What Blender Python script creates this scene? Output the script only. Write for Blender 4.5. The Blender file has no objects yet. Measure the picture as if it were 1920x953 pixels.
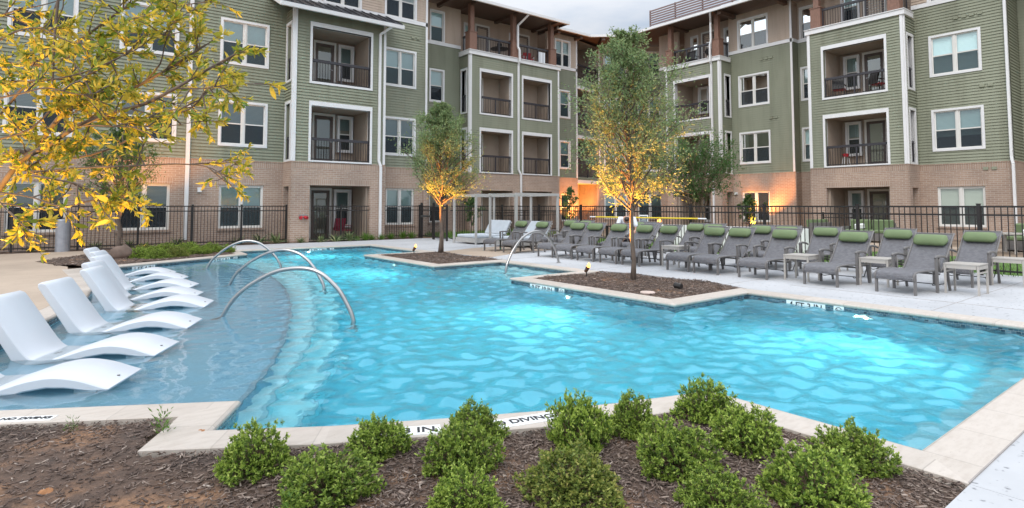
import bpy, math, random
import numpy as np
from mathutils import Vector, Matrix
from mathutils.geometry import tessellate_polygon

PI = math.pi
C = bpy.context.scene.collection
SC = bpy.context.scene

# ------------------------------------------------------------------ camera
TILT = math.radians(3.2)
PSI = math.radians(52.03)            # the building's x axis lies this far right of the view axis
cam_d = bpy.data.cameras.new('camera')
cam = bpy.data.objects.new('camera', cam_d)
C.objects.link(cam)
cam.location = (0, 0, 1.5)
cam.rotation_euler = (PI/2 + TILT, 0, PSI - PI/2)
cam_d.sensor_width = 36
cam_d.lens = 36*1100/1920
cam_d.shift_y = -(476.5 - 324.5)/1920
cam_d.clip_end = 2000
SC.camera = cam

# ------------------------------------------------------------------ sky, sun, exposure
SUN_EL, SUN_AZ = math.radians(48), math.radians(205)
W = bpy.data.worlds.new('World'); SC.world = W; W.use_nodes = True
wn = W.node_tree.nodes; wl = W.node_tree.links
wn.clear()
w_out = wn.new('ShaderNodeOutputWorld'); w_bg = wn.new('ShaderNodeBackground')
sky = wn.new('ShaderNodeTexSky'); sky.sky_type = 'NISHITA'; sky.sun_disc = False
sky.sun_elevation = SUN_EL; sky.sun_rotation = PI/2 - SUN_AZ
tc = wn.new('ShaderNodeTexCoord')
sep = wn.new('ShaderNodeSeparateXYZ'); wl.new(tc.outputs['Generated'], sep.inputs[0])
cz = wn.new('ShaderNodeMapRange'); cz.inputs['From Min'].default_value = 0.0; cz.inputs['From Max'].default_value = 0.9
cz.inputs['To Min'].default_value = 4.7; cz.inputs['To Max'].default_value = 14.5
wl.new(sep.outputs['Z'], cz.inputs['Value'])
mp = wn.new('ShaderNodeMapping'); mp.inputs['Scale'].default_value = (1.3, 1.3, 5.0)
wl.new(tc.outputs['Generated'], mp.inputs[0])
nz = wn.new('ShaderNodeTexNoise'); nz.inputs['Scale'].default_value = 2.6; nz.inputs['Detail'].default_value = 6; nz.inputs['Roughness'].default_value = .55
wl.new(mp.outputs[0], nz.inputs['Vector'])
rmp = wn.new('ShaderNodeValToRGB')
rmp.color_ramp.elements[0].position = .36; rmp.color_ramp.elements[0].color = (.63, .73, .87, 1)
rmp.color_ramp.elements[1].position = .62; rmp.color_ramp.elements[1].color = (.96, .98, 1.02, 1)
wl.new(nz.outputs['Fac'], rmp.inputs[0])
vm = wn.new('ShaderNodeVectorMath'); vm.operation = 'SCALE'
dt = wn.new('ShaderNodeVectorMath'); dt.operation = 'DOT_PRODUCT'; wl.new(tc.outputs['Generated'], dt.inputs[0]); dt.inputs[1].default_value = (math.cos(SUN_AZ), math.sin(SUN_AZ), 0)
dm = wn.new('ShaderNodeMapRange'); dm.inputs['From Min'].default_value = -1; dm.inputs['From Max'].default_value = 1; dm.inputs['To Min'].default_value = .66; dm.inputs['To Max'].default_value = 1.75; wl.new(dt.outputs['Value'], dm.inputs['Value'])
mm = wn.new('ShaderNodeMath'); mm.operation = 'MULTIPLY'; wl.new(cz.outputs[0], mm.inputs[0])
dz = wn.new('ShaderNodeMapRange'); dz.inputs['From Min'].default_value = .28; dz.inputs['From Max'].default_value = .62; wl.new(sep.outputs['Z'], dz.inputs['Value'])
dx = wn.new('ShaderNodeMix'); dx.data_type = 'FLOAT'; wl.new(dz.outputs[0], dx.inputs[0]); wl.new(dm.outputs[0], dx.inputs[2]); dx.inputs[3].default_value = 1.3
wl.new(dx.outputs[0], mm.inputs[1])      # brighter towards the hidden sun
wl.new(rmp.outputs[0], vm.inputs[0]); wl.new(mm.outputs[0], vm.inputs['Scale'])
wmix = wn.new('ShaderNodeMix'); wmix.data_type = 'RGBA'; wmix.inputs[0].default_value = .85
wl.new(sky.outputs[0], wmix.inputs[6]); wl.new(vm.outputs[0], wmix.inputs[7])
wl.new(wmix.outputs[2], w_bg.inputs['Color']); w_bg.inputs['Strength'].default_value = .13
wl.new(w_bg.outputs[0], w_out.inputs[0])

sun_d = bpy.data.lights.new('sun', 'SUN'); sun_d.energy = 1.3; sun_d.angle = math.radians(25); sun_d.color = (1, .95, .88)
sun = bpy.data.objects.new('sun', sun_d); C.objects.link(sun)
sun.rotation_euler = Vector((-math.cos(SUN_EL)*math.cos(SUN_AZ), -math.cos(SUN_EL)*math.sin(SUN_AZ), -math.sin(SUN_EL))).to_track_quat('-Z', 'Y').to_euler()
VS = SC.view_settings
SC.display_settings.display_device = 'sRGB'
VS.view_transform = 'Standard'; VS.look = 'None'; VS.gamma = 1; VS.exposure = .24; VS.use_curve_mapping = False
SC.cycles.use_denoising = True
try:
    SC.cycles.denoiser = 'OPENIMAGEDENOISE'; SC.cycles.denoising_input_passes = 'RGB_ALBEDO_NORMAL'
except Exception:
    pass
SC.cycles.max_bounces = 9; SC.cycles.transparent_max_bounces = 12; SC.cycles.transmission_bounces = 8
SC.cycles.sample_clamp_indirect = 6
SC.cycles.use_adaptive_sampling = True; SC.cycles.adaptive_threshold = .012

# ------------------------------------------------------------------ helpers
class MB:
    """collects faces and links them as ONE mesh object"""
    def __init__(s): s.v = []; s.f = []; s.uv = []; s.m = []; s.mi = 0
    def face(s, pts, uv=None):
        i = len(s.v); s.v += [tuple(p) for p in pts]; s.f.append(tuple(range(i, i+len(pts))))
        s.uv.append(uv if uv else [(p[0], p[1]) for p in pts]); s.m.append(s.mi)
    def box(s, x0, x1, y0, y1, z0, z1):
        s.hexa([(x0,y0,z0),(x1,y0,z0),(x1,y1,z0),(x0,y1,z0),(x0,y0,z1),(x1,y0,z1),(x1,y1,z1),(x0,y1,z1)])
    def hexa(s, p):
        i = len(s.v); s.v += [tuple(q) for q in p]
        for q in ((0,3,2,1),(4,5,6,7),(0,1,5,4),(1,2,6,5),(2,3,7,6),(3,0,4,7)):
            s.f.append(tuple(i+k for k in q)); s.m.append(s.mi)
            a, b = p[q[0]], p[q[2]]
            if abs(a[2]-b[2]) < 1e-6: s.uv.append([(p[k][0], p[k][1]) for k in q])
            else:
                d = Vector(p[q[1]]) - Vector(p[q[0]]); d.z = 0
                if d.length < 1e-6: d = Vector(p[q[2]]) - Vector(p[q[1]]); d.z = 0
                d.normalize()
                s.uv.append([(p[k][0]*d.x + p[k][1]*d.y, p[k][2]) for k in q])
    def obox(s, c, ax, ay, az):
        c, ax, ay, az = Vector(c), Vector(ax), Vector(ay), Vector(az)
        s.hexa([c-ax-ay-az, c+ax-ay-az, c+ax+ay-az, c-ax+ay-az, c-ax-ay+az, c+ax-ay+az, c+ax+ay+az, c-ax+ay+az])
    def bar(s, a, b, w, h, up=(0,0,1)):
        a, b = Vector(a), Vector(b); d = b-a; L = d.length; d.normalize()
        up = Vector(up)
        if abs(d.dot(up)) > .98: up = Vector((1, 0, 0))
        x = d.cross(up).normalized(); y = x.cross(d).normalized()
        s.obox((a+b)/2, d*L/2, x*w/2, y*h/2)
    def tube(s, pts, r, n=8, cap=True):
        pts = [Vector(p) for p in pts]
        rs = r if isinstance(r, (list, tuple)) else [r]*len(pts)
        i0 = len(s.v); u = None
        for k, p in enumerate(pts):
            t = (pts[min(k+1, len(pts)-1)] - pts[max(k-1, 0)]).normalized()
            if u is None:
                u = t.cross(Vector((0,0,1)) if abs(t.z) < .9 else Vector((1,0,0))).normalized()
            else:
                u = (u - t*u.dot(t)).normalized()
            w = t.cross(u)
            for j in range(n):
                a = 2*PI*j/n
                s.v.append(tuple(p + (u*math.cos(a) + w*math.sin(a))*rs[k]))
        for k in range(len(pts)-1):
            for j in range(n):
                a, b = i0+k*n+j, i0+k*n+(j+1) % n
                s.f.append((a, b, b+n, a+n)); s.m.append(s.mi); s.uv.append([(j/n,k),((j+1)/n,k),((j+1)/n,k+1),(j/n,k+1)])
        if cap:
            s.f.append(tuple(i0+j for j in reversed(range(n)))); s.m.append(s.mi); s.uv.append([(0,0)]*n)
            e = i0+(len(pts)-1)*n
            s.f.append(tuple(e+j for j in range(n))); s.m.append(s.mi); s.uv.append([(0,0)]*n)
    def lathe(s, prof, c=(0,0,0), n=16):
        i0 = len(s.v)
        for r, z in prof:
            for j in range(n):
                a = 2*PI*j/n; s.v.append((c[0]+r*math.cos(a), c[1]+r*math.sin(a), c[2]+z))
        for k in range(len(prof)-1):
            for j in range(n):
                a, b = i0+k*n+j, i0+k*n+(j+1) % n
                s.f.append((a, b, b+n, a+n)); s.m.append(s.mi); s.uv.append([(j/n,k),((j+1)/n,k),((j+1)/n,k+1),(j/n,k+1)])
        s.f.append(tuple(i0+j for j in reversed(range(n)))); s.m.append(s.mi); s.uv.append([(0,0)]*n)
        e = i0+(len(prof)-1)*n
        s.f.append(tuple(e+j for j in range(n))); s.m.append(s.mi); s.uv.append([(0,0)]*n)
    def prism(s, poly, z0, z1):
        tri = tessellate_polygon([[Vector((p[0], p[1], 0)) for p in poly]])
        for t in tri:
            q = [poly[k] for k in t]
            area = (q[1][0]-q[0][0])*(q[2][1]-q[0][1]) - (q[2][0]-q[0][0])*(q[1][1]-q[0][1])
            if area < 0: q = q[::-1]
            s.face([(p[0], p[1], z1) for p in q])
        n = len(poly)
        ar = sum(poly[k][0]*poly[(k+1) % n][1] - poly[(k+1) % n][0]*poly[k][1] for k in range(n))
        P = poly if ar > 0 else poly[::-1]
        for k in range(n):
            a, b = P[k], P[(k+1) % n]
            L = math.hypot(b[0]-a[0], b[1]-a[1])
            s.face([(a[0],a[1],z0),(b[0],b[1],z0),(b[0],b[1],z1),(a[0],a[1],z1)], [(0,z0),(L,z0),(L,z1),(0,z1)])
    def build(s, name, mats, parent=None, smooth=False, local=False):
        me = bpy.data.meshes.new(name)
        V = s.v
        if parent is not None and not local:
            o = parent
            off = Vector((0, 0, 0))
            while o is not None: off += o.location; o = o.parent
            V = [(p[0]-off.x, p[1]-off.y, p[2]-off.z) for p in V]
        me.from_pydata(V, [], s.f)
        uvl = me.uv_layers.new(name='uv')
        flat = [c for fuv in s.uv for q in fuv for c in q]
        uvl.data.foreach_set('uv', flat)
        mats = mats if isinstance(mats, (list, tuple)) else [mats]
        for m in mats: me.materials.append(m)
        if len(mats) > 1: me.polygons.foreach_set('material_index', s.m)
        if smooth: me.polygons.foreach_set('use_smooth', [True]*len(me.polygons))
        me.update()
        o = bpy.data.objects.new(name, me); C.objects.link(o)
        if parent is not None: o.parent = parent
        return o

def tag(o, label=None, cat=None, group=None, kind=None):
    if label: o['label'] = label
    if cat: o['category'] = cat
    if group: o['group'] = group
    if kind: o['kind'] = kind
    return o
def empty(name, loc=(0,0,0), rz=0, label=None, cat=None, group=None):
    o = bpy.data.objects.new(name, None); C.objects.link(o); o.location = loc; o.rotation_euler = (0,0,rz)
    o.empty_display_size = .1
    return tag(o, label, cat, group)
def struct(o): o['kind'] = 'structure'; return o
def copy_tree(o, parent=None):
    c = o.copy(); C.objects.link(c)
    if parent is not None: c.parent = parent
    for ch in list(o.children): copy_tree(ch, c)
    return c
def quickmesh(name, V, F, mat, tint=None, parent=None, smooth=False):
    """numpy arrays -> mesh (F is N x k)"""
    me = bpy.data.meshes.new(name)
    n, k = F.shape
    me.vertices.add(len(V)); me.vertices.foreach_set('co', np.ascontiguousarray(V, dtype=np.float32).ravel())
    me.loops.add(n*k); me.loops.foreach_set('vertex_index', np.ascontiguousarray(F, dtype=np.int32).ravel())
    me.polygons.add(n); me.polygons.foreach_set('loop_start', np.arange(0, n*k, k, dtype=np.int32))
    if smooth: me.polygons.foreach_set('use_smooth', np.ones(n, dtype=bool))
    me.update(calc_edges=True)
    if tint is not None:
        a = me.attributes.new('tint', 'FLOAT', 'FACE'); a.data.foreach_set('value', np.ascontiguousarray(tint, dtype=np.float32))
    me.materials.append(mat)
    o = bpy.data.objects.new(name, me); C.objects.link(o)
    if parent is not None: o.parent = parent
    return o

# ------------------------------------------------------------------ materials
def newmat(name):
    m = bpy.data.materials.new(name); m.use_nodes = True
    nt = m.node_tree; b = nt.nodes['Principled BSDF']
    return m, nt, b
def col(c): return (c[0], c[1], c[2], 1)
def nnode(nt, scale, detail=4, rough=.55, vec=None, stretch=None, coord='Object'):
    n = nt.nodes.new('ShaderNodeTexNoise'); n.inputs['Scale'].default_value = scale; n.inputs['Detail'].default_value = detail; n.inputs['Roughness'].default_value = rough
    if vec is None:
        t = nt.nodes.new('ShaderNodeTexCoord'); vec = t.outputs[coord]
    if stretch:
        mpp = nt.nodes.new('ShaderNodeMapping'); mpp.inputs['Scale'].default_value = stretch
        nt.links.new(vec, mpp.inputs[0]); vec = mpp.outputs[0]
    nt.links.new(vec, n.inputs['Vector'])
    return n
def ramp(nt, fac, stops):
    r = nt.nodes.new('ShaderNodeValToRGB'); e = r.color_ramp.elements
    while len(e) < len(stops): e.new(.5)
    for k, (p, c) in enumerate(stops): e[k].position = p; e[k].color = col(c)
    nt.links.new(fac, r.inputs[0]); return r
def mixc(nt, fac, a, b, mode='MIX'):
    m = nt.nodes.new('ShaderNodeMix'); m.data_type = 'RGBA'; m.blend_type = mode
    for s, x in ((0, fac), (6, a), (7, b)):
        if isinstance(x, (int, float)): m.inputs[s].default_value = x
        elif isinstance(x, tuple): m.inputs[s].default_value = col(x)
        else: nt.links.new(x, m.inputs[s])
    return m.outputs[2]
def bump(nt, b, h, strength=.3, dist=.01, prev=None):
    n = nt.nodes.new('ShaderNodeBump'); n.inputs['Strength'].default_value = strength; n.inputs['Distance'].default_value = dist
    nt.links.new(h, n.inputs['Height'])
    if prev is not None: nt.links.new(prev, n.inputs['Normal'])
    nt.links.new(n.outputs[0], b.inputs['Normal']); return n.outputs[0]
def simple(name, c, rough=.6, metal=0, var=.12, scale=6, bmp=0, bscale=60, spec=.5, stretch=None):
    m, nt, b = newmat(name)
    n = nnode(nt, scale, stretch=stretch)
    r = ramp(nt, n.outputs['Fac'], [(.3, tuple(x*(1-var) for x in c)), (.7, tuple(min(1, x*(1+var)) for x in c))])
    nt.links.new(r.outputs[0], b.inputs['Base Color'])
    b.inputs['Roughness'].default_value = rough; b.inputs['Metallic'].default_value = metal
    b.inputs['Specular IOR Level'].default_value = spec
    if bmp: bump(nt, b, nnode(nt, bscale).outputs['Fac'], bmp, .004)
    return m
def leafmat(name, stops, trans=.35, rough=.5):
    m, nt, b = newmat(name)
    a = nt.nodes.new('ShaderNodeAttribute'); a.attribute_name = 'tint'
    r = ramp(nt, a.outputs['Fac'], stops)
    nt.links.new(r.outputs[0], b.inputs['Base Color'])
    b.inputs['Roughness'].default_value = rough; b.inputs['Specular IOR Level'].default_value = .35
    tr = nt.nodes.new('ShaderNodeBsdfTranslucent'); nt.links.new(r.outputs[0], tr.inputs['Color'])
    mx = nt.nodes.new('ShaderNodeMixShader'); mx.inputs[0].default_value = trans
    nt.links.new(b.outputs[0], mx.inputs[1]); nt.links.new(tr.outputs[0], mx.inputs[2])
    nt.links.new(mx.outputs[0], nt.nodes['Material Output'].inputs['Surface'])
    return m
def emit(name, c, s):
    m, nt, b = newmat(name)
    b.inputs['Base Color'].default_value = col(c); b.inputs['Emission Color'].default_value = col(c); b.inputs['Emission Strength'].default_value = s
    return m
def siding(name, c, dark=.86):
    m, nt, b = newmat(name)
    n = nnode(nt, .35, 3); n2 = nnode(nt, 14, 4, stretch=(1, 1, 6))
    r = ramp(nt, n.outputs['Fac'], [(.3, tuple(x*dark for x in c)), (.7, c)])
    r2 = ramp(nt, n2.outputs['Fac'], [(.3, (.93,.93,.93)), (.7, (1.04,1.04,1.04))])
    o = mixc(nt, 1.0, r.outputs[0], r2.outputs[0], 'MULTIPLY')
    n4 = nnode(nt, 1.0, 5, .65, stretch=(2.2, 2.2, .22)); r4 = ramp(nt, n4.outputs['Fac'], [(.32,(.84,.83,.81)), (.52,(1,1,1)), (.75,(1.05,1.05,1.05))])
    o = mixc(nt, 1.0, o, r4.outputs[0], 'MULTIPLY')          # rain streaks and fading
    nt.links.new(o, b.inputs['Base Color']); b.inputs['Roughness'].default_value = .62
    b.inputs['Specular IOR Level'].default_value = .3
    return m
def brick(name, soldier=False):
    m, nt, b = newmat(name)
    t = nt.nodes.new('ShaderNodeUVMap'); t.uv_map = 'uv'
    mpp = nt.nodes.new('ShaderNodeMapping')
    if soldier: mpp.inputs['Rotation'].default_value = (0, 0, PI/2)
    nt.links.new(t.outputs[0], mpp.inputs[0])
    bt = nt.nodes.new('ShaderNodeTexBrick'); nt.links.new(mpp.outputs[0], bt.inputs['Vector'])
    bt.inputs['Scale'].default_value = 1; bt.inputs['Brick Width'].default_value = .25 if not soldier else .6; bt.inputs['Row Height'].default_value = .082
    bt.inputs['Mortar Size'].default_value = .007; bt.inputs['Mortar Smooth'].default_value = .1; bt.inputs['Bias'].default_value = -.1
    if soldier: bt.offset = 0
    bt.inputs['Color1'].default_value = (.385, .28, .215, 1); bt.inputs['Color2'].default_value = (.325, .228, .175, 1); bt.inputs['Mortar'].default_value = (.50, .44, .385, 1)
    n = nnode(nt, .6, 4); r = ramp(nt, n.outputs['Fac'], [(.3, (.80,.80,.81)), (.7, (1.12,1.10,1.08))])
    o = mixc(nt, 1.0, bt.outputs['Color'], r.outputs[0], 'MULTIPLY')
    nt.links.new(o, b.inputs['Base Color']); b.inputs['Roughness'].default_value = .85; b.inputs['Specular IOR Level'].default_value = .2
    inv = nt.nodes.new('ShaderNodeMath'); inv.operation = 'SUBTRACT'; inv.inputs[0].default_value = 1
    nt.links.new(bt.outputs['Fac'], inv.inputs[1]); bump(nt, b, inv.outputs[0], .5, .008)
    return m
def glass_pane(name, tintc=(.84,.95,.95), refl=1.0):
    m, nt, b = newmat(name)
    nt.nodes.remove(b)
    tr = nt.nodes.new('ShaderNodeBsdfTransparent'); tr.inputs[0].default_value = col(tintc)
    gl = nt.nodes.new('ShaderNodeBsdfGlossy'); gl.inputs['Roughness'].default_value = .015; gl.inputs[0].default_value = (.9,.95,.95,1)
    fr = nt.nodes.new('ShaderNodeFresnel'); fr.inputs[0].default_value = 2.1
    n = nnode(nt, 1.3, 2); bp = nt.nodes.new('ShaderNodeBump'); bp.inputs['Strength'].default_value = .025; bp.inputs['Distance'].default_value = .05
    nt.links.new(n.outputs['Fac'], bp.inputs['Height']); nt.links.new(bp.outputs[0], gl.inputs['Normal'])
    mx = nt.nodes.new('ShaderNodeMixShader'); nt.links.new(fr.outputs[0], mx.inputs[0])
    nt.links.new(tr.outputs[0], mx.inputs[1]); nt.links.new(gl.outputs[0], mx.inputs[2])
    nt.links.new(mx.outputs[0], nt.nodes['Material Output'].inputs['Surface'])
    return m
def stripes(name, ca, cb, period, axis='Z', rough=.6):
    m, nt, b = newmat(name)
    t = nt.nodes.new('ShaderNodeTexCoord')
    w = nt.nodes.new('ShaderNodeTexWave'); w.wave_type = 'BANDS'; w.bands_direction = axis; w.inputs['Scale'].default_value = .314/period*1.0
    nt.links.new(t.outputs['Object'], w.inputs['Vector'])
    r = ramp(nt, w.outputs['Fac'], [(.2, cb), (.6, ca)])
    nt.links.new(r.outputs[0], b.inputs['Base Color']); b.inputs['Roughness'].default_value = rough
    bump(nt, b, w.outputs['Fac'], .3, .01)
    return m

MT = {}
MT['green'] = siding('green_siding', (.265, .275, .20))
MT['tan'] = siding('tan_siding', (.54, .43, .345), .92)
MT['brick'] = brick('brick'); MT['soldier'] = brick('brick_soldier', True)
MT['trim'] = simple('white_trim', (.68, .67, .665), .5, var=.04, scale=3)
MT['sash'] = simple('sash_vinyl', (.66, .64, .60), .45, var=.03)
MT['stucco'] = simple('alcove_wall', (.36, .285, .225), .8, var=.06, scale=2, bmp=.15, bscale=80)
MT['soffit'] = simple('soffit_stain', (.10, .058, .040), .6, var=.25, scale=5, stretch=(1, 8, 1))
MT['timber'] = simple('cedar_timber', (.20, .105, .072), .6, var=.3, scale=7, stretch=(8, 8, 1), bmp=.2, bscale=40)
MT['darkrail'] = simple('rail_paint', (.032, .029, .034), .45, var=.12)
MT['black'] = simple('black_metal', (.022, .019, .018), .42, var=.2, spec=.4)
MT['door'] = simple('door_paint', (.105, .078, .066), .45, var=.12)
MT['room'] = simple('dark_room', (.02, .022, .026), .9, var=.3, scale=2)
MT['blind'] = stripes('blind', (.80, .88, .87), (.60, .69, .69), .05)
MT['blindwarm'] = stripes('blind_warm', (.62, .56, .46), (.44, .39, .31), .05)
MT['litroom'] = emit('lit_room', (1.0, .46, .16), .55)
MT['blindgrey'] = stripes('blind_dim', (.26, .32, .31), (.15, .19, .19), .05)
MT['glass'] = glass_pane('window_glass')
MT['screen'] = None
m, nt, b = newmat('insect_screen'); nt.nodes.remove(b)
tr = nt.nodes.new('ShaderNodeBsdfTransparent'); df = nt.nodes.new('ShaderNodeBsdfDiffuse'); df.inputs[0].default_value = (.036,.045,.053,1)
mx = nt.nodes.new('ShaderNodeMixShader'); mx.inputs[0].default_value = .62
nt.links.new(tr.outputs[0], mx.inputs[1]); nt.links.new(df.outputs[0], mx.inputs[2]); nt.links.new(mx.outputs[0], nt.nodes['Material Output'].inputs['Surface'])
MT['screen'] = m
MT['roofmetal'] = simple('standing_seam', (.035, .037, .043), .4, metal=.4, var=.15)
MT['screenwood'] = simple('rooftop_slats', (.20, .135, .125), .65, var=.12, scale=4)
MT['steel'] = simple('stainless', (.40, .39, .38), .30, metal=1, var=.05)
MT['white_poly'] = simple('white_polyethylene', (.52, .545, .58), .45, var=.015, scale=3)
MT['frame_grey'] = simple('powdercoat_grey', (.145, .135, .13), .42, var=.08)
MT['table_grey'] = simple('table_taupe', (.40, .37, .335), .45, var=.05)
MT['perg'] = simple('pergola_paint', (.40, .39, .37), .5, var=.05)
MT['mattress'] = simple('mattress_fabric', (.46, .50, .54), .8, var=.05, bmp=.1, bscale=200)
MT['pillow'] = simple('green_outdoor_fabric', (.135, .185, .085), .75, var=.09, scale=5, bmp=.12, bscale=350)
MT['red'] = simple('red_paint', (.42, .02, .03), .45, var=.15)
MT['maroon'] = simple('maroon_cloth', (.16, .008, .025), .8, var=.2)
MT['yellow'] = simple('yellow_pole', (.75, .56, .03), .4, var=.06)
MT['white'] = simple('white_paint', (.8, .8, .79), .5, var=.03)
MT['bark'] = simple('bark', (.115, .085, .066), .85, var=.35, scale=22, stretch=(1,1,.3), bmp=.5, bscale=60)
MT['bark_light'] = simple('bark_twig', (.20, .135, .09), .8, var=.3, scale=20, bmp=.3, bscale=60)
MT['teal'] = simple('teal_plastic', (.02, .22, .28), .4)
MT['bluegrey'] = simple('sign_panel', (.03, .07, .11), .5, var=.05)
MT['lettering'] = simple('black_lettering', (.015, .015, .017), .5, var=.1)
MT['markwhite'] = simple('marker_tile', (.74, .75, .74), .3, var=.03)
MT['skin'] = simple('skin', (.45, .26, .18), .5, var=.06)
MT['hair'] = simple('dark_hair', (.02, .014, .012), .5, var=.2)
MT['shirt'] = simple('white_shirt', (.70, .73, .78), .8, var=.06, scale=9)
MT['shorts'] = simple('dark_shorts', (.05, .055, .075), .8)
MT['clod'] = simple('clay_clod', (.34,.16,.07), .95, var=.25, scale=20, bmp=.5, bscale=40)
MT['rock'] = simple('boulder_stone', (.13, .09, .07), .9, var=.25, scale=5, bmp=.6, bscale=12)
MT['clay'] = simple('clay_lid', (.52, .41, .36), .7, var=.08)

# wicker weave
m, nt, b = newmat('wicker')
t = nt.nodes.new('ShaderNodeUVMap'); t.uv_map = 'uv'
bt = nt.nodes.new('ShaderNodeTexBrick'); nt.links.new(t.outputs[0], bt.inputs['Vector'])
bt.inputs['Scale'].default_value = 1; bt.inputs['Brick Width'].default_value = .045; bt.inputs['Row Height'].default_value = .019; bt.inputs['Mortar Size'].default_value = .0022
bt.inputs['Color1'].default_value = (.19,.187,.20,1); bt.inputs['Color2'].default_value = (.125,.122,.132,1); bt.inputs['Mortar'].default_value = (.05,.05,.053,1)
nt.links.new(bt.outputs['Color'], b.inputs['Base Color']); b.inputs['Roughness'].default_value = .55
inv = nt.nodes.new('ShaderNodeMath'); inv.operation = 'SUBTRACT'; inv.inputs[0].default_value = 1; nt.links.new(bt.outputs['Fac'], inv.inputs[1]); bump(nt, b, inv.outputs[0], .6, .006)
MT['wicker'] = m

# pool plaster, mosaic, water
def plaster(name, c, c2):
    m, nt, b = newmat(name)
    n = nnode(nt, 1.1, 5); n2 = nnode(nt, 30, 3)
    r = ramp(nt, n.outputs['Fac'], [(.3, c2), (.7, c)]); r2 = ramp(nt, n2.outputs['Fac'], [(.3, (.94,.94,.94)), (.7, (1.05,1.05,1.05))])
    nt.links.new(mixc(nt, 1.0, r.outputs[0], r2.outputs[0], 'MULTIPLY'), b.inputs['Base Color']); b.inputs['Roughness'].default_value = .8
    return m
MT['deep'] = plaster('deep_plaster', (.38, .66, .72), (.32, .58, .65))
MT['step1'] = plaster('step_plaster', (.64, .82, .84), (.57, .76, .79))
MT['shelf'] = plaster('shelf_plaster', (.27, .44, .55), (.235, .395, .505))
MT['step2'] = plaster('step_nosing', (.37, .58, .64), (.33, .53, .59))
MT['stepedge'] = plaster('step_edge_tile', (.24, .35, .42), (.20, .30, .37))
m, nt, b = newmat('mosaic')
t = nt.nodes.new('ShaderNodeUVMap'); t.uv_map = 'uv'
bt = nt.nodes.new('ShaderNodeTexBrick'); nt.links.new(t.outputs[0], bt.inputs['Vector']); bt.inputs['Scale'].default_value = 1
bt.inputs['Brick Width'].default_value = .052; bt.inputs['Row Height'].default_value = .026; bt.inputs['Mortar Size'].default_value = .0025; bt.inputs['Bias'].default_value = -.15
bt.inputs['Color1'].default_value = (.008,.028,.05,1); bt.inputs['Color2'].default_value = (.10,.20,.25,1); bt.inputs['Mortar'].default_value = (.22,.26,.27,1)
nt.links.new(bt.outputs['Color'], b.inputs['Base Color']); b.inputs['Roughness'].default_value = .15
MT['mosaic'] = m
m, nt, b = newmat('water'); nt.nodes.remove(b)
gl = nt.nodes.new('ShaderNodeBsdfGlass'); gl.inputs['IOR'].default_value = 1.37; gl.inputs['Roughness'].default_value = 0; gl.inputs[0].default_value = (.97,.995,1,1)
n = nnode(nt, 6.5, 3, .5, stretch=(1,1,1)); n2 = nnode(nt, 17, 3)
ca = nt.nodes.new('ShaderNodeAttribute'); ca.attribute_name = 'tint'
cm = nt.nodes.new('ShaderNodeMath'); cm.operation = 'MULTIPLY'; cm.inputs[1].default_value = .42; nt.links.new(ca.outputs['Fac'], cm.inputs[0])
bp = nt.nodes.new('ShaderNodeBump'); nt.links.new(cm.outputs[0], bp.inputs['Strength']); bp.inputs['Distance'].default_value = .03; nt.links.new(n.outputs['Fac'], bp.inputs['Height'])
bp2 = nt.nodes.new('ShaderNodeBump'); bp2.inputs['Strength'].default_value = .07; bp2.inputs['Distance'].default_value = .012; nt.links.new(n2.outputs['Fac'], bp2.inputs['Height']); nt.links.new(bp.outputs[0], bp2.inputs['Normal'])
nt.links.new(bp2.outputs[0], gl.inputs['Normal'])
nt.links.new(gl.outputs[0], nt.nodes['Material Output'].inputs['Surface'])
va = nt.nodes.new('ShaderNodeVolumeAbsorption'); va.inputs['Color'].default_value = (.10,.85,.935,1); va.inputs['Density'].default_value = .44
nt.links.new(va.outputs[0], nt.nodes['Material Output'].inputs['Volume'])
MT['water'] = m

# travertine coping
m, nt, b = newmat('coping_stone')
t = nt.nodes.new('ShaderNodeUVMap'); t.uv_map = 'uv'
bt = nt.nodes.new('ShaderNodeTexBrick'); nt.links.new(t.outputs[0], bt.inputs['Vector']); bt.inputs['Scale'].default_value = 1; bt.offset = 0
bt.inputs['Brick Width'].default_value = .61; bt.inputs['Row Height'].default_value = 5; bt.inputs['Mortar Size'].default_value = .004
bt.inputs['Color1'].default_value = (.49,.437,.385,1); bt.inputs['Color2'].default_value = (.42,.37,.322,1); bt.inputs['Mortar'].default_value = (.34,.30,.26,1)
n = nnode(nt, 7, 6, .65, stretch=(1,3,1)); r = ramp(nt, n.outputs['Fac'], [(.3,(.90,.88,.86)),(.55,(1.02,1.02,1.02)),(.75,(1.06,1.05,1.04))])
nv = nnode(nt, 60, 3); rv = ramp(nt, nv.outputs['Fac'], [(.26,(.72,.69,.66)),(.34,(1,1,1))])
o = mixc(nt, 1.0, mixc(nt, 1.0, bt.outputs['Color'], r.outputs[0], 'MULTIPLY'), rv.outputs[0], 'MULTIPLY')
nt.links.new(o, b.inputs['Base Color']); b.inputs['Roughness'].default_value = .55; bump(nt, b, nv.outputs['Fac'], .12, .003)
MT['coping'] = m
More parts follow.
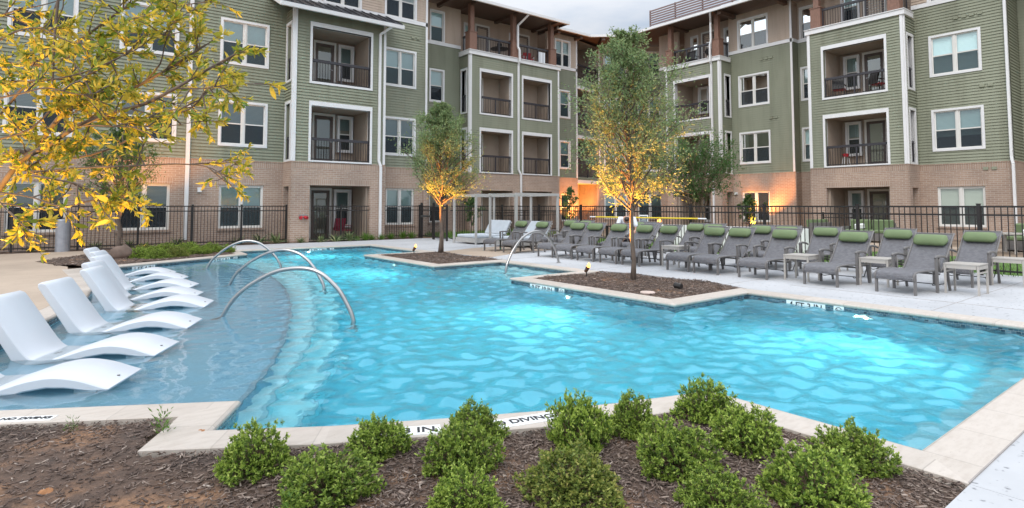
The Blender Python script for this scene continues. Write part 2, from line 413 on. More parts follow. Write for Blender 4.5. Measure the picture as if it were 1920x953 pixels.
# textured deck
def deckmat(name, c, pits):
    m, nt, b = newmat(name)
    n = nnode(nt, .45, 5, .6); r = ramp(nt, n.outputs['Fac'], [(.3, tuple(x*.82 for x in c)), (.5, tuple(x*.95 for x in c)), (.72, tuple(x*1.04 for x in c))])
    n3 = nnode(nt, 3, 5, .6); r3 = ramp(nt, n3.outputs['Fac'], [(.3,(.95,.95,.95)), (.7,(1.03,1.03,1.03))])
    o = mixc(nt, 1.0, r.outputs[0], r3.outputs[0], 'MULTIPLY')
    v = nt.nodes.new('ShaderNodeTexNoise'); v.inputs['Scale'].default_value = 16; v.inputs['Detail'].default_value = 3; v.inputs['Roughness'].default_value = .45
    tcc = nt.nodes.new('ShaderNodeTexCoord'); nt.links.new(tcc.outputs['Object'], v.inputs['Vector'])
    rp = ramp(nt, v.outputs['Fac'], [(.30, pits), (.37, (1,1,1))])
    o = mixc(nt, 1.0, o, rp.outputs[0], 'MULTIPLY')
    nt.links.new(o, b.inputs['Base Color']); b.inputs['Roughness'].default_value = .75; b.inputs['Specular IOR Level'].default_value = .25
    bump(nt, b, v.outputs['Fac'], .25, .006)
    return m
MT['deck'] = deckmat('deck_texture', (.455, .46, .47), (.45,.45,.46))
MT['tandeck'] = deckmat('tan_concrete', (.42, .335, .26), (.86,.85,.84))
MT['joint'] = simple('joint_filler', (.30, .27, .25), .8)
m, nt, b = newmat('soil')
n = nnode(nt, 1.6, 6, .6); r = ramp(nt, n.outputs['Fac'], [(.40,(.07,.048,.037)), (.54,(.12,.075,.052)), (.66,(.29,.16,.088))])
n2 = nnode(nt, 40, 5, .7); r2 = ramp(nt, n2.outputs['Fac'], [(.3,(.6,.6,.6)), (.7,(1.2,1.2,1.2))])
nt.links.new(mixc(nt, 1.0, r.outputs[0], r2.outputs[0], 'MULTIPLY'), b.inputs['Base Color']); b.inputs['Roughness'].default_value = .95; bump(nt, b, n2.outputs['Fac'], .8, .02)
MT['soil'] = m
def chipmat(name, stops):
    m, nt, b = newmat(name)
    a = nt.nodes.new('ShaderNodeAttribute'); a.attribute_name = 'tint'
    r = ramp(nt, a.outputs['Fac'], stops); n = nnode(nt, 90, 3, stretch=(1,1,1)); r2 = ramp(nt, n.outputs['Fac'], [(.3,(.75,.75,.75)), (.7,(1.15,1.15,1.15))])
    nt.links.new(mixc(nt, 1.0, r.outputs[0], r2.outputs[0], 'MULTIPLY'), b.inputs['Base Color']); b.inputs['Roughness'].default_value = .9
    return m
MT['chips'] = chipmat('mulch_chips', [(0,(.06,.042,.034)), (.35,(.135,.095,.076)), (.7,(.24,.18,.145)), (.93,(.38,.31,.26)), (1,(.52,.46,.41))])
MT['grass'] = leafmat('grass_blades', [(0,(.06,.13,.02)), (1,(.17,.30,.05))], .3)
m, nt, b = newmat('lawn')
n = nnode(nt, 3, 5); r = ramp(nt, n.outputs['Fac'], [(.3,(.05,.10,.018)), (.7,(.10,.18,.035))]); nt.links.new(r.outputs[0], b.inputs['Base Color']); b.inputs['Roughness'].default_value = .95
MT['lawn'] = m
MT['ground'] = simple('dry_ground', (.20, .145, .10), .95, var=.25, scale=.8, bmp=.3, bscale=20)
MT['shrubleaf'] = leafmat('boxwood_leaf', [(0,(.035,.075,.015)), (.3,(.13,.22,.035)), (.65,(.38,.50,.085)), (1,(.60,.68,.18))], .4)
MT['shrubwarm'] = leafmat('bronze_tipped_leaf', [(0,(.06,.11,.025)), (.4,(.18,.24,.05)), (.75,(.34,.36,.08)), (1,(.50,.42,.15))], .4)
MT['treeleaf'] = leafmat('oak_leaf', [(0,(.13,.19,.08)), (.5,(.26,.35,.145)), (1,(.42,.48,.24))], .5)
MT['darkleaf'] = leafmat('myrtle_leaf', [(0,(.045,.10,.03)), (.6,(.10,.19,.055)), (1,(.18,.28,.09))], .45)
MT['nearleaf'] = leafmat('willow_oak_leaf', [(0,(.10,.20,.03)), (.28,(.26,.31,.04)), (.6,(.54,.43,.05)), (1,(.70,.54,.10))], .5)
MT['shrubdeep'] = leafmat('deep_green_leaf', [(0,(.035,.075,.015)), (.32,(.13,.21,.035)), (.68,(.33,.44,.075)), (1,(.54,.60,.16))], .4)
MT['agave'] = leafmat('yucca_leaf', [(0,(.06,.11,.05)), (.5,(.14,.19,.07)), (1,(.40,.40,.20))], .2)

# ================================================================== GROUND, POOL, DECK
POOL = [(4.24,1.35),(9.6,1.35),(9.6,5.63),(7.55,5.63),(7.55,9.7),(9.6,9.7),(9.6,12.82),(7.55,12.82),(7.55,17.0),(9.6,17.0),
        (9.6,21.1),(4.9,21.2),(4.8,19.57),(1.24,17.54),(.52,17.2),(.60,15.9),(.63,14.6),(.60,13.3),(.50,12.3),(.30,11.2),(.0,10.1),(-.45,8.75),(-1.0,7.5),(-1.6,6.56),
        (-.26,5.76),(1.16,4.92),(.86,4.40),(1.54,3.97),(2.26,3.60),(2.87,3.31),(3.4,3.10),(3.85,2.95),(4.24,2.84)]
def offset_poly(P, d):
    """outward offset of a counter-clockwise outline, mitred"""
    out = []; n = len(P)
    for k in range(n):
        p, a, b = Vector(P[k]), Vector(P[k-1]), Vector(P[(k+1) % n])
        e1 = (p-a).normalized(); e2 = (b-p).normalized()
        n1 = Vector((e1.y, -e1.x)); n2 = Vector((e2.y, -e2.x))
        m = (n1+n2); m = m/max(m.length_squared, .15)*2
        q = p + m*d
        out.append((q.x, q.y))
    return out
def inside(P, x, y):
    c = False; n = len(P)
    for i in range(n):
        x1, y1 = P[i]; x2, y2 = P[i-1]
        if (y1 > y) != (y2 > y) and x < (x2-x1)*(y-y1)/(y2-y1)+x1: c = not c
    return c
def edge_dist(P, x, y):
    best = 1e9; n = len(P)
    for i in range(n):
        ax, ay = P[i-1]; bx, by = P[i]
        dx, dy = bx-ax, by-ay; t = max(0, min(1, ((x-ax)*dx+(y-ay)*dy)/(dx*dx+dy*dy)))
        best = min(best, math.hypot(x-ax-t*dx, y-ay-t*dy))
    return best

# ground sheet with the pool cut out
g = MB(); big = [(-400,-400),(400,-400),(400,400),(-400,400)]
hole = offset_poly(POOL, .06)
pl = [[Vector((p[0],p[1],0)) for p in big], [Vector((p[0],p[1],0)) for p in reversed(hole)]]
allp = big + list(reversed(hole))
for t in tessellate_polygon(pl):
    q = [allp[k] for k in t]
    ar = (q[1][0]-q[0][0])*(q[2][1]-q[0][1]) - (q[2][0]-q[0][0])*(q[1][1]-q[0][1])
    if ar < 0: q = q[::-1]
    g.face([(p[0],p[1],-.075) for p in q])
struct(g.build('ground', MT['ground']))

def sheet(name, poly, z, mat, th=.06):
    s = MB(); s.prism(poly, z-th, z); return struct(s.build(name, mat))
sheet('pool_deck', [(3.95,-8),(16.35,-8),(16.35,21.35),(16.0,23.95),(4.2,24.0),(4.75,21.5),(9.70,21.42),(9.70,16.9),(9.99,16.85),(9.97,12.9),(9.70,12.85),(9.70,9.66),(9.99,9.5),(10.25,8.6),(10.2,7.6),(10.3,6.7),(9.97,5.85),(9.70,5.6),(9.70,1.2),(3.95,1.045)], 0, MT['deck'], .07)
sheet('pool_deck_front', [(-8,-8),(3.946,-8),(3.946,1.045),(-8,1.045)], 0, MT['deck'], .07)
sheet('tan_paving', [(10.0,13.9),(10.0,16.6),(11.9,17.4),(16.3,17.4),(16.3,15.2),(11.9,14.8)], .004, MT['tandeck'], .004)
sheet('tan_patio', [(.33,18.2),(.30,16.8),(.36,14.6),(.33,13.3),(.2,12.4),(.0,11.3),(-.3,10.2),(-.75,8.85),(-1.3,7.6),(-1.9,6.7),(-2.4,6.9),(-14,2),(-14,24.1),(1.0,24.2),(1.6,23.75),(.5,21.9),(-.35,20.4)], 0, MT['tandeck'], .07)
j = MB()
for y in (1.05,): j.box(3.955, 16.3, 1.047, 1.060, -.02, .0075)
j.box(11.05, 11.062, 1.1, 5.6, -.02, .003)
for y in (-.9, 3.0, 6.4, 9.8, 13.2, 18.0): j.box(9.93, 16.3, y, y+.008, -.02, .003)
struct(j.build('deck_joints', MT['joint']))
sheet('lawn', [(16.5,-8),(21.5,-8),(21.5,17),(19.5,20.5),(16.5,20.9)], -.02, MT['lawn'], .05)
sheet('planting_strip', [(-14,24.22),(17,24.22),(17,30.5),(-14,30.5)], -.025, MT['soil'], .03)
sheet('gravel_strip', [(21.6,-8),(31,-8),(31,23),(27.5,27.5),(21.6,26)], -.02, MT['ground'], .05)
sheet('patio_walk', [(24.6,-8),(26.0,-8),(26.0,22),(24.6,22)], .0, MT['tandeck'], .06)

# coping
def ring(P, prof, name, mat, kinds='structure'):
    s = MB(); rings = [(offset_poly(P, d), z) for d, z in prof]; n = len(P)
    for k in range(n):
        a, b = Vector(P[k]), Vector(P[(k+1) % n]); t = (b-a).normalized()
        for i in range(len(rings)-1):
            (r1, z1), (r2, z2) = rings[i], rings[i+1]
            q = [(*r1[k], z1), (*r1[(k+1) % n], z1), (*r2[(k+1) % n], z2), (*r2[k], z2)]
            uv = [((Vector(p[:2])-a).dot(t)+k*.37, prof[i+(1 if m > 1 else 0)][0]) for m, p in enumerate(q)]
            s.face(q, uv)
    return s.build(name, mat)
cop = ring(POOL, [(.30,-.09),(.30,.003),(.295,.008),(.02,.008),(-.005,.004),(-.02,-.008),(-.024,-.022),(-.018,-.040),(.0,-.052),(.02,-.056)], 'pool_coping', MT['coping'])
struct(cop)

# basin
s = MB(); n = len(POOL)
SH_EDGE = [(3.75,19.4),(4.0,18.2),(4.10,17.0),(4.12,15.8),(4.05,14.6),(3.92,13.4),(3.72,12.2),(3.46,11.1),(3.2,10.1),(2.86,9.05),(2.5,8.05),(2.2,7.25),(1.9,6.55),(1.66,6.05),(1.42,5.6),(1.22,5.2),(1.02,4.72)]
L = 0
for k in range(n):
    a, b = POOL[k], POOL[(k+1) % n]; d = math.hypot(b[0]-a[0], b[1]-a[1])
    s.mi = 0; s.face([(a[0],a[1],-.24),(b[0],b[1],-.24),(b[0],b[1],-.05),(a[0],a[1],-.05)][::-1], [(L,-.24),(L+d,-.24),(L+d,-.05),(L,-.05)][::-1])
    s.mi = 1; s.face([(a[0],a[1],-1.5),(b[0],b[1],-1.5),(b[0],b[1],-.24),(a[0],a[1],-.24)][::-1])
    L += d
s.mi = 1
for t in tessellate_polygon([[Vector((p[0],p[1],0)) for p in offset_poly(POOL,.02)]]):
    q = [offset_poly(POOL,.02)[k] for k in t]
    ar = (q[1][0]-q[0][0])*(q[2][1]-q[0][1]) - (q[2][0]-q[0][0])*(q[1][1]-q[0][1])
    if ar < 0: q = q[::-1]
    s.face([(p[0],p[1],-1.4) for p in q])
struct(s.build('pool_basin', [MT['mosaic'], MT['deep']]))
def smooth_line(P, m=4):
    out = []
    for k in range(len(P)-1):
        p0, p1, p2, p3 = [Vector(P[max(0, min(len(P)-1, q))]) for q in (k-1, k, k+1, k+2)]
        for i in range(m):
            t = i/m; out.append(tuple(.5*((2*p1)+(-p0+p2)*t+(2*p0-5*p1+4*p2-p3)*t*t+(-p0+3*p1-3*p2+p3)*t**3)))
    out.append(tuple(P[-1])); return out
def step_block(edge, back, z, mat, mate, name):
    E_ = smooth_line(edge); q = MB(); q.mi = 0
    q.prism(list(E_)+back, -1.39, z)
    q.mi = 1
    for k in range(len(E_)-1):        # tile band on the nose of the step
        a, b = Vector(E_[k]), Vector(E_[k+1]); nn = Vector(((b-a).y, -(b-a).x)).normalized(); c_ = Vector((-.5,11))
        if (c_-a).dot(nn) < 0: nn = -nn
        a2, b2 = a+nn*.05, b+nn*.05
        q.face([(a.x,a.y,z+.003),(b.x,b.y,z+.003),(b2.x,b2.y,z+.003),(a2.x,a2.y,z+.003)])
        q.face([(a.x-nn.x*.003,a.y-nn.y*.003,z-.03),(b.x-nn.x*.003,b.y-nn.y*.003,z-.03),(b.x-nn.x*.003,b.y-nn.y*.003,z+.003),(a.x-nn.x*.003,a.y-nn.y*.003,z+.003)])
    return struct(q.build(name, [mat, mate]))
BACK = [(.3,4.2),(-2.2,5.5),(-2.6,8.0),(-1.2,12),(-.3,18.5),(1.5,18.6)]
step_block(SH_EDGE, BACK, -.33, MT['shelf'], MT['stepedge'], 'pool_shelf')
S2 = [(4.75,20.2),(4.95,19.2),(5.0,17.5),(4.85,15.2),(4.5,13.2),(4.0,11.3),(3.5,9.8),(3.0,8.4),(2.3,6.85),(1.8,5.9),(1.5,5.35),(1.2,4.7),(1.0,4.2)]
step_block(S2, [(.3,4.3),(.3,17.0),(1.5,18.0),(3.6,19.9)], -.60, MT['step1'], MT['step2'], 'pool_step')
S3 = [(4.85,20.9),(5.4,19.6),(5.6,17.6),(5.4,15.3),(5.1,13.6),(4.6,11.8),(3.95,10.0),(3.45,8.7),(2.76,7.1),(2.05,5.7),(1.65,4.9),(1.35,4.0)]
step_block(S3, [(.6,4.3),(.6,17.0),(1.5,18.0),(3.6,19.9)], -.87, MT['step1'], MT['step2'], 'pool_step')
q = MB()
for k, x in enumerate((9.2, 8.83, 8.46, 8.09)): q.box(x, 9.62, 9.69, 12.83, -1.39, -.32-.27*k-.002*k)
struct(q.build('pool_entry_steps', MT['step1']))
q = MB(); q.box(4.2, 9.62, 1.33, 1.75, -1.39, -.55); struct(q.build('wall_shade_block', MT['deep']))  # shaded band along the right wall, put into the shape as a block

# water
rng = np.random.default_rng(4)
xs = np.arange(-1.9, 9.72, .03); ys = np.arange(1.24, 21.3, .03)
Xg, Yg = np.meshgrid(xs, ys)
Z = np.zeros_like(Xg)
for k in range(54):
    lam = rng.uniform(.14, .40); th = rng.normal(.9, .8); ph = rng.uniform(0, 2*PI)
    kk = 2*PI/lam; amp = .0074*lam**1.12*rng.uniform(.5, 1.3)
    warp = .35*np.sin(Xg*rng.uniform(.3,1.1)+rng.uniform(0,6)) + .35*np.sin(Yg*rng.uniform(.3,1.1)+rng.uniform(0,6))
    Z += amp*np.sin(kk*(Xg*math.cos(th)+Yg*math.sin(th)) + ph + 2.2*warp)
ex = np.interp(Yg, [e[1] for e in reversed(SH_EDGE)], [e[0] for e in reversed(SH_EDGE)])
calm = np.clip((Xg-ex+.6)/1.6,   .12, 1.0)
Z = Z*calm - .10
hp = offset_poly(POOL, .05)
ok = np.zeros(Xg.shape, dtype=bool)
for i in range(len(hp)):
    (x1, y1), (x2, y2) = hp[i], hp[i-1]
    if y1 == y2: continue
    ok ^= ((y1 > Yg) != (y2 > Yg)) & (Xg < (x2-x1)*(Yg-y1)/(y2-y1)+x1)
idx = -np.ones(ok.shape, dtype=int); idx[ok] = np.arange(ok.sum())
V = np.stack([Xg[ok], Yg[ok], Z[ok]], 1)
cell = ok[:-1,:-1] & ok[1:,:-1] & ok[:-1,1:] & ok[1:,1:]
F = np.stack([idx[:-1,:-1][cell], idx[:-1,1:][cell], idx[1:,1:][cell], idx[1:,:-1][cell]], 1)
# close the body of water: a skirt and a bottom hidden behind the plaster
cnt = {}
for f in F:
    for q in range(4):
        a, b = int(f[q]), int(f[(q+1) % 4]); cnt[(a,b)] = 1
rim = [(a,b) for (a,b) in cnt if (b,a) not in cnt]
ids = sorted({a for e_ in rim for a in e_}); low = {a: len(V)+k for k, a in enumerate(ids)}
V2 = V[ids].copy(); V2[:,2] = -1.6
nb_ = len(V)+len(V2); bot = {}
Fs = [[b,a,low[a],low[b]] for a,b in rim]
allv = np.concatenate([V, V2])
Vb = V.copy(); Vb[:,2] = -1.6; rem = np.array([low[k] if k in low else len(allv)+k for k in range(len(V))])
allv = np.concatenate([allv, Vb]); Fb = rem[F][:, ::-1]
F = np.concatenate([F, np.array(Fs), Fb]); V = allv
nt_ = len(cell[cell]); tw = np.concatenate([((calm[:-1,:-1])[cell]-.04)/.96, np.zeros(len(F)-nt_)])
wat = quickmesh('pool_water', V, F, MT['water'], tint=tw*.93+.07, smooth=True); struct(wat)

# lettering helper: flat raised letters on a surface
def letters(text, size, org, ux, uy, mat, parent, name='lettering', ext=.0012, bold=.0):
    cu = bpy.data.curves.new('txt', 'FONT'); cu.body = text; cu.size = size; cu.extrude = ext; cu.align_x = 'CENTER'; cu.align_y = 'CENTER'; cu.offset = bold
    o = bpy.data.objects.new('txt', cu); C.objects.link(o)
    dg = bpy.context.evaluated_depsgraph_get(); me = bpy.data.meshes.new_from_object(o.evaluated_get(dg))
    bpy.data.objects.remove(o); bpy.data.curves.remove(cu)
    me.name = name; me.materials.clear(); me.materials.append(mat)
    ux, uy = Vector(ux).normalized(), Vector(uy).normalized(); uz = ux.cross(uy)
    Mx = Matrix((ux, uy, uz)).transposed().to_4x4(); Mx.translation = Vector(org)
    if parent is not None: Mx = Matrix.Translation(-parent.location) @ Mx
    me.transform(Mx)
    ob = bpy.data.objects.new(name, me); C.objects.link(ob)
    if parent is not None: ob.parent = parent
    return ob
def ring_mb(c, r, w, ux, uy, uz, n=24):
    s = MB(); c, ux, uy, uz = Vector(c), Vector(ux), Vector(uy), Vector(uz)
    for k in range(n):
        a, b = 2*PI*k/n, 2*PI*(k+1)/n
        pa, pb = ux*math.cos(a)+uy*math.sin(a), ux*math.cos(b)+uy*math.sin(b)
        s.face([c+pa*(r-w), c+pa*r, c+pb*r, c+pb*(r-w)])
    s.bar(c+(ux-uy)*r*.7-uz*.0004, c+(uy-ux)*r*.7-uz*.0004, w, .0004, uz)
    s.bar(c+(-ux*.5-uy*.3)*r, c+(ux*.35+uy*.35)*r, w*1.4, .0004, uz)
    return s
def wall_marker(org, ux, nrm, text, label, wid=.62, sym=True):
    e = empty('depth_marker', org, 0, label, 'depth marker', 'depth markers on the pool edge')
    o = Vector(org); ux = Vector(ux); nz_ = Vector(nrm); uy = Vector((0,0,1))
    s = MB(); s.obox(o+nz_*.003, ux*wid/2, uy*.075, nz_*.003); s.build('tile', MT['markwhite'], e)
    letters(text, .135, o+nz_*.0075, ux, uy, MT['lettering'], e, bold=.002)
    if sym:
        c2 = o+ux*(wid/2+.20); s = MB(); s.obox(c2+nz_*.003, ux*.075, uy*.075, nz_*.003); s.build('symbol_tile', MT['markwhite'], e)
        ring_mb(c2+nz_*.0075, .055, .009, ux, uy, nz_).build('no_diving_symbol', MT['lettering'], e)
wall_marker((9.597,4.62,-.118), (0,-1,0), (-1,0,0), '4 FT 3 IN', 'white tile reading 4 FT 3 IN on the waterline of the long back wall')
wall_marker((7.547,8.72,-.118), (0,-1,0), (-1,0,0), '3 FT 10 IN', 'white tile reading 3 FT 10 IN on the planter beneath the taller courtyard tree', .72)
wall_marker((7.60,21.14,-.118), (1,-.02,0), (0,-1,0), '3 FT 6 IN', 'white tile reading 3 FT 6 IN on the far end wall of the pool')
dI = Vector((4.8-1.24, 19.57-17.54, 0)).normalized(); nI = Vector((dI.y, -dI.x, 0))
wall_marker(Vector((1.24,17.54,-.118))+dI*.75+nI*.003, dI, nI, '1 FT 4 IN', 'white tile with FT 4 IN showing behind the farthest white loungers', .62, False)
wall_marker(Vector((1.24,17.54,-.118))+dI*3.15+nI*.003, dI, nI, '3 FT 6 IN', 'white tile with inch lettering at the tip of the shrub bed under the arched rail', .62, True)
def coping_marker(org, ux, uy, text, size, wid, hei, label, tile=True):
    e = empty('coping_marker', org, 0, label, 'depth marker', 'markers set in the coping stone')
    o = Vector(org); ux, uy = Vector(ux).normalized(), Vector(uy).normalized()
    s = MB(); s.obox(o+Vector((0,0,.002)), ux*wid/2, uy*hei/2, (0,0,.002)); s.build('tile', MT['markwhite'], e)
    letters(text, size, o+Vector((0,0,.0055)), ux, uy, MT['lettering'], e, bold=.0022)

coping_marker((-.10,5.405,.008), (.86,-.51,0), (.51,.86,0), 'NO DIVING', .062, .36, .095, 'white NO DIVING strip set in the coping beside the white loungers')
coping_marker((1.845,3.585,.008), (.89,-.46,0), (.46,.89,0), '3 FT 8 IN', .125, .56, .15, 'white 8 IN strip in the front coping between two shrubs')
coping_marker((2.60,3.245,.008), (.95,-.26,0), (.26,.95,0), 'NO DIVING', .10, .60, .15, 'white NO DIVING strip in the front coping between the shrubs')

# ================================================================== BUILDING
BL = empty('apartment_building', (0,0,0), 0, 'four storey apartment building with green and tan siding over brick around the pool', 'building')
class Fr:
    """a facade frame: u runs along the wall, d points out of it"""
    def __init__(s, o, u, n): s.o = Vector((o[0],o[1],0)); s.u = Vector((u[0],u[1],0)).normalized(); s.n = Vector((n[0],n[1],0)).normalized()
    def p(s, u, d, z): q = s.o + s.u*u + s.n*d; return (q.x, q.y, z)
def fbox(mb, fr, u0, u1, d0, d1, z0, z1):
    mb.obox(fr.p((u0+u1)/2, (d0+d1)/2, (z0+z1)/2), fr.u*(u1-u0)/2, fr.n*(d1-d0)/2, (0,0,(z1-z0)/2))
def YF(y): return Fr((0,y), (1,0), (0,-1))      # faces the camera along -y, u = x
def XF(x): return Fr((x,0), (0,1), (-1,0))      # faces -x, u = y
def cells(u0, u1, z0, z1, holes):
    zs = sorted({z0, z1} | {min(max(h[k], z0), z1) for h in holes for k in (2,3)})
    for a, b in zip(zs[:-1], zs[1:]):
        if b-a < 1e-4: continue
        hs = sorted((h[0], h[1]) for h in holes if h[2] < (a+b)/2 < h[3]); c = u0
        for h0, h1 in hs:
            if h0 > c+1e-4: yield c, min(h0, u1), a, b
            c = max(c, h1)
        if c < u1-1e-4: yield c, u1, a, b
PIT = .127
def lapwall(mb, fr, u0, u1, z0, z1, holes):
    for a in cells(u0, u1, z0, z1, holes): fbox(mb, fr, a[0], a[1], -.16, 0, a[2], a[3])
    k0 = math.floor((z0-3.32)/PIT); z = 3.32+k0*PIT
    while z < z1:
        b0, b1 = max(z, z0), min(z+PIT, z1)
        if b1-b0 > .01:
            for (a, b, c, d) in cells(u0, u1, b0, b1, holes):
                f = lambda zz: .037-.033*(zz-z)/PIT
                mb.face([fr.p(a,f(c),c), fr.p(b,f(c),c), fr.p(b,f(d),d), fr.p(a,f(d),d)])
                if abs(c-z) < 1e-4: mb.face([fr.p(a,.002,c+.016), fr.p(b,.002,c+.016), fr.p(b,.037,c), fr.p(a,.037,c)])
        z += PIT
SID = {'green': MB(), 'tan': MB()}; BRK, SOL, TRIM = MB(), MB(), MB()
def wall(fr, u0, u1, holes, top=12.9, brick_holes=None, band=True, green_top=10.5):
    lapwall(SID['green'], fr, u0, u1, 3.33, min(green_top, top), holes)
    if top > green_top+.1: lapwall(SID['tan'], fr, u0, u1, green_top+.1, top, holes)
    if band and top > green_top: fbox(TRIM, fr, u0, u1, 0, .055, green_top-.05, green_top+.14)
    bh = holes
    for a in cells(u0, u1, 0, 3.05, bh): fbox(BRK, fr, a[0], a[1], -.16, .035, a[2], a[3])
    fbox(SOL, fr, u0, u1, -.16, .040, 3.05, 3.29); fbox(BRK, fr, u0, u1, -.16, .055, 3.29, 3.335)
def vtrim(fr, u, z0, z1, w=.11, d=.055): fbox(TRIM, fr, u-w/2, u+w/2, 0, d, z0, z1)
rw = random.Random(5)
def window(fr, u0, u1, z0, z1, cols=2, brickwin=False, look=None, dd=0.0):
    """outer trim rectangle -> window part with sash, pane, blind and screen sub-parts"""
    t = .095 if not brickwin else .05
    w = MB()
    for a in ((u0,u1,z1-t,z1),(u0,u1,z0,z0+t),(u0,u0+t,z0+t,z1-t),(u1-t,u1,z0+t,z1-t)):
        fbox(w, fr, a[0], a[1], dd-.10, dd+(.060 if not brickwin else .0), a[2], a[3])
    o = w.build('window', MT['trim'] if not brickwin else MT['sash'], BL)
    i0, i1, j0, j1 = u0+t, u1-t, z0+t, z1-t; zm = (j0+j1)/2
    s = MB(); f = .045; ms = .085 if cols == 2 else 0; um = (i0+i1)/2
    spans = [(i0, um-ms/2), (um+ms/2, i1)] if cols == 2 else [(i0, i1)]
    if cols == 2: fbox(s, fr, um-ms/2, um+ms/2, dd-.08, dd+.01, j0, j1)
    for a, b in spans:
        for q in ((a,b,j1-f,j1),(a,b,j0,j0+f),(a,a+f,j0+f,j1-f),(b-f,b,j0+f,j1-f),(a+f,b-f,zm-.025,zm+.025)): fbox(s, fr, q[0], q[1], dd-.075, dd-.02, q[2], q[3])
    s.build('sash', MT['sash'], o)
    p = MB()
    for a, b in spans:
        p.face([fr.p(a+f,dd-.045,j0+f), fr.p(b-f,dd-.045,j0+f), fr.p(b-f,dd-.045,zm-.025), fr.p(a+f,dd-.045,zm-.025)])
        p.face([fr.p(a+f,dd-.045,zm+.025), fr.p(b-f,dd-.045,zm+.025), fr.p(b-f,dd-.045,j1-f), fr.p(a+f,dd-.045,j1-f)])
    p.build('pane', MT['glass'], o)
    c = MB()
    for a, b in spans: c.face([fr.p(a+f,dd-.030,j0+f), fr.p(b-f,dd-.030,j0+f), fr.p(b-f,dd-.030,zm-.025), fr.p(a+f,dd-.030,zm-.025)])
    c.build('insect_screen', MT['screen'], o)
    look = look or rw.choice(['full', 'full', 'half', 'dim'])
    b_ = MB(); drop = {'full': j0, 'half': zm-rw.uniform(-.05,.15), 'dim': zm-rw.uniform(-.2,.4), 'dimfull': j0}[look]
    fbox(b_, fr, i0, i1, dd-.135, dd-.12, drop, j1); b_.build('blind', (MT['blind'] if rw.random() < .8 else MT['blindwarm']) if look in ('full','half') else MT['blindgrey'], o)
    r_ = MB()
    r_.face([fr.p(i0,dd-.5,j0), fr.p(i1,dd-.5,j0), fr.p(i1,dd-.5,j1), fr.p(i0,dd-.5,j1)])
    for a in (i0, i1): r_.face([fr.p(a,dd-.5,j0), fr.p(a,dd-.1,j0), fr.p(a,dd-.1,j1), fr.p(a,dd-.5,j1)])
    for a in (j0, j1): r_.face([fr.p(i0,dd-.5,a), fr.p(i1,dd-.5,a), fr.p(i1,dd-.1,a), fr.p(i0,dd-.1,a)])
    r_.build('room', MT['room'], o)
    if brickwin:
        SOLb = SOL; fbox(SOLb, fr, u0-.10, u1+.10, 0, .041, z1+.005, z1+.235)
        q = MB(); fbox(q, fr, u0-.06, u1+.06, -.04, .085, z0-.085, z0-.002); q.build('brick_sill', MT['soldier'], o)
    return o
def door(fr, u0, u1, z0, z1, dd=0.0, warm=None):
    w = MB()
    for a in ((u0-.09,u1+.09,z1,z1+.11),(u0-.09,u0,z0,z1),(u1,u1+.09,z0,z1)): fbox(w, fr, a[0], a[1], dd, dd+.04, a[2], a[3])
    o = w.build('balcony_door', MT['sash'], BL)
    s = MB(); t = .13
    for a in ((u0,u1,z1-t,z1),(u0,u1,z0,z0+.24),(u0,u0+t,z0+.24,z1-t),(u1-t,u1,z0+.24,z1-t)): fbox(s, fr, a[0], a[1], dd-.04, dd+.012, a[2], a[3])
    s.build('door_leaf', MT['door'], o)
    p = MB(); p.face([fr.p(u0+t,dd-.01,z0+.24), fr.p(u1-t,dd-.01,z0+.24), fr.p(u1-t,dd-.01,z1-t), fr.p(u0+t,dd-.01,z1-t)]); p.build('pane', MT['glass'], o)
    b_ = MB(); fbox(b_, fr, u0+t, u1-t, dd-.12, dd-.1, z0+.24 if rw.random() < .6 else z0+1.2, z1-t); b_.build('blind', MT['blindgrey'] if rw.random() < .6 else MT['blind'], o)
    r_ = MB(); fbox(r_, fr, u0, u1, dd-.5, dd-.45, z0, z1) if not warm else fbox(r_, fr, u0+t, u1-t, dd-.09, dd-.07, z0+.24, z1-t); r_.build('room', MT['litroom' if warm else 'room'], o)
    h = MB(); h.bar(fr.p(u1-.07,dd+.05,z0+1.02), fr.p(u1-.19,dd+.05,z0+1.02), .02, .02); h.bar(fr.p(u1-.07,dd,z0+1.02), fr.p(u1-.07,dd+.06,z0+1.02), .03, .03); h.build('handle', MT['steel'], o)
    return o
def railing(fr, u0, u1, zf, d, name='balcony_railing', mids=1, ht=1.0):
    """top board, pickets and mid posts"""
    a = MB(); fbox(a, fr, u0, u1, d-.055, d+.045, zf+ht-.11, zf+ht)
    o = a.build(name, MT['darkrail'], BL)
    k = MB(); fbox(k, fr, u0, u1, d-.02, d+.02, zf+.07, zf+.11)
    n_ = max(2, int((u1-u0)/.118))
    for i in range(n_+1):
        u = u0+.02+(u1-u0-.04)*i/n_; fbox(k, fr, u-.009, u+.009, d-.009, d+.009, zf+.11, zf+ht-.11)
    k.build('pickets', MT['black'], o)
    p = MB()
    for i in range(1, mids+1):
        u = u0+(u1-u0)*i/(mids+1); fbox(p, fr, u-.032, u+.032, d-.032, d+.032, zf, zf+ht-.11)
    for u in (u0+.03, u1-.03): fbox(p, fr, u-.025, u+.025, d-.025, d+.025, zf, zf+ht-.11)
    p.build('rail_posts', MT['darkrail'], o)
    return o
def opening_trim(fr, u0, u1, z0, z1, w=.10):
    """white surround with deep returns around a balcony opening (inner rectangle given)"""
    t = MB()
    for a in ((u0-w,u1+w,z1,z1+w+.09),(u0-w,u1+w,z0-w,z0),(u0-w,u0,z0,z1),(u1,u1+w,z0,z1)):
        fbox(t, fr, a[0], a[1], -.22, .055, a[2], a[3])
    return t.build('balcony_trim', MT['trim'], BL)
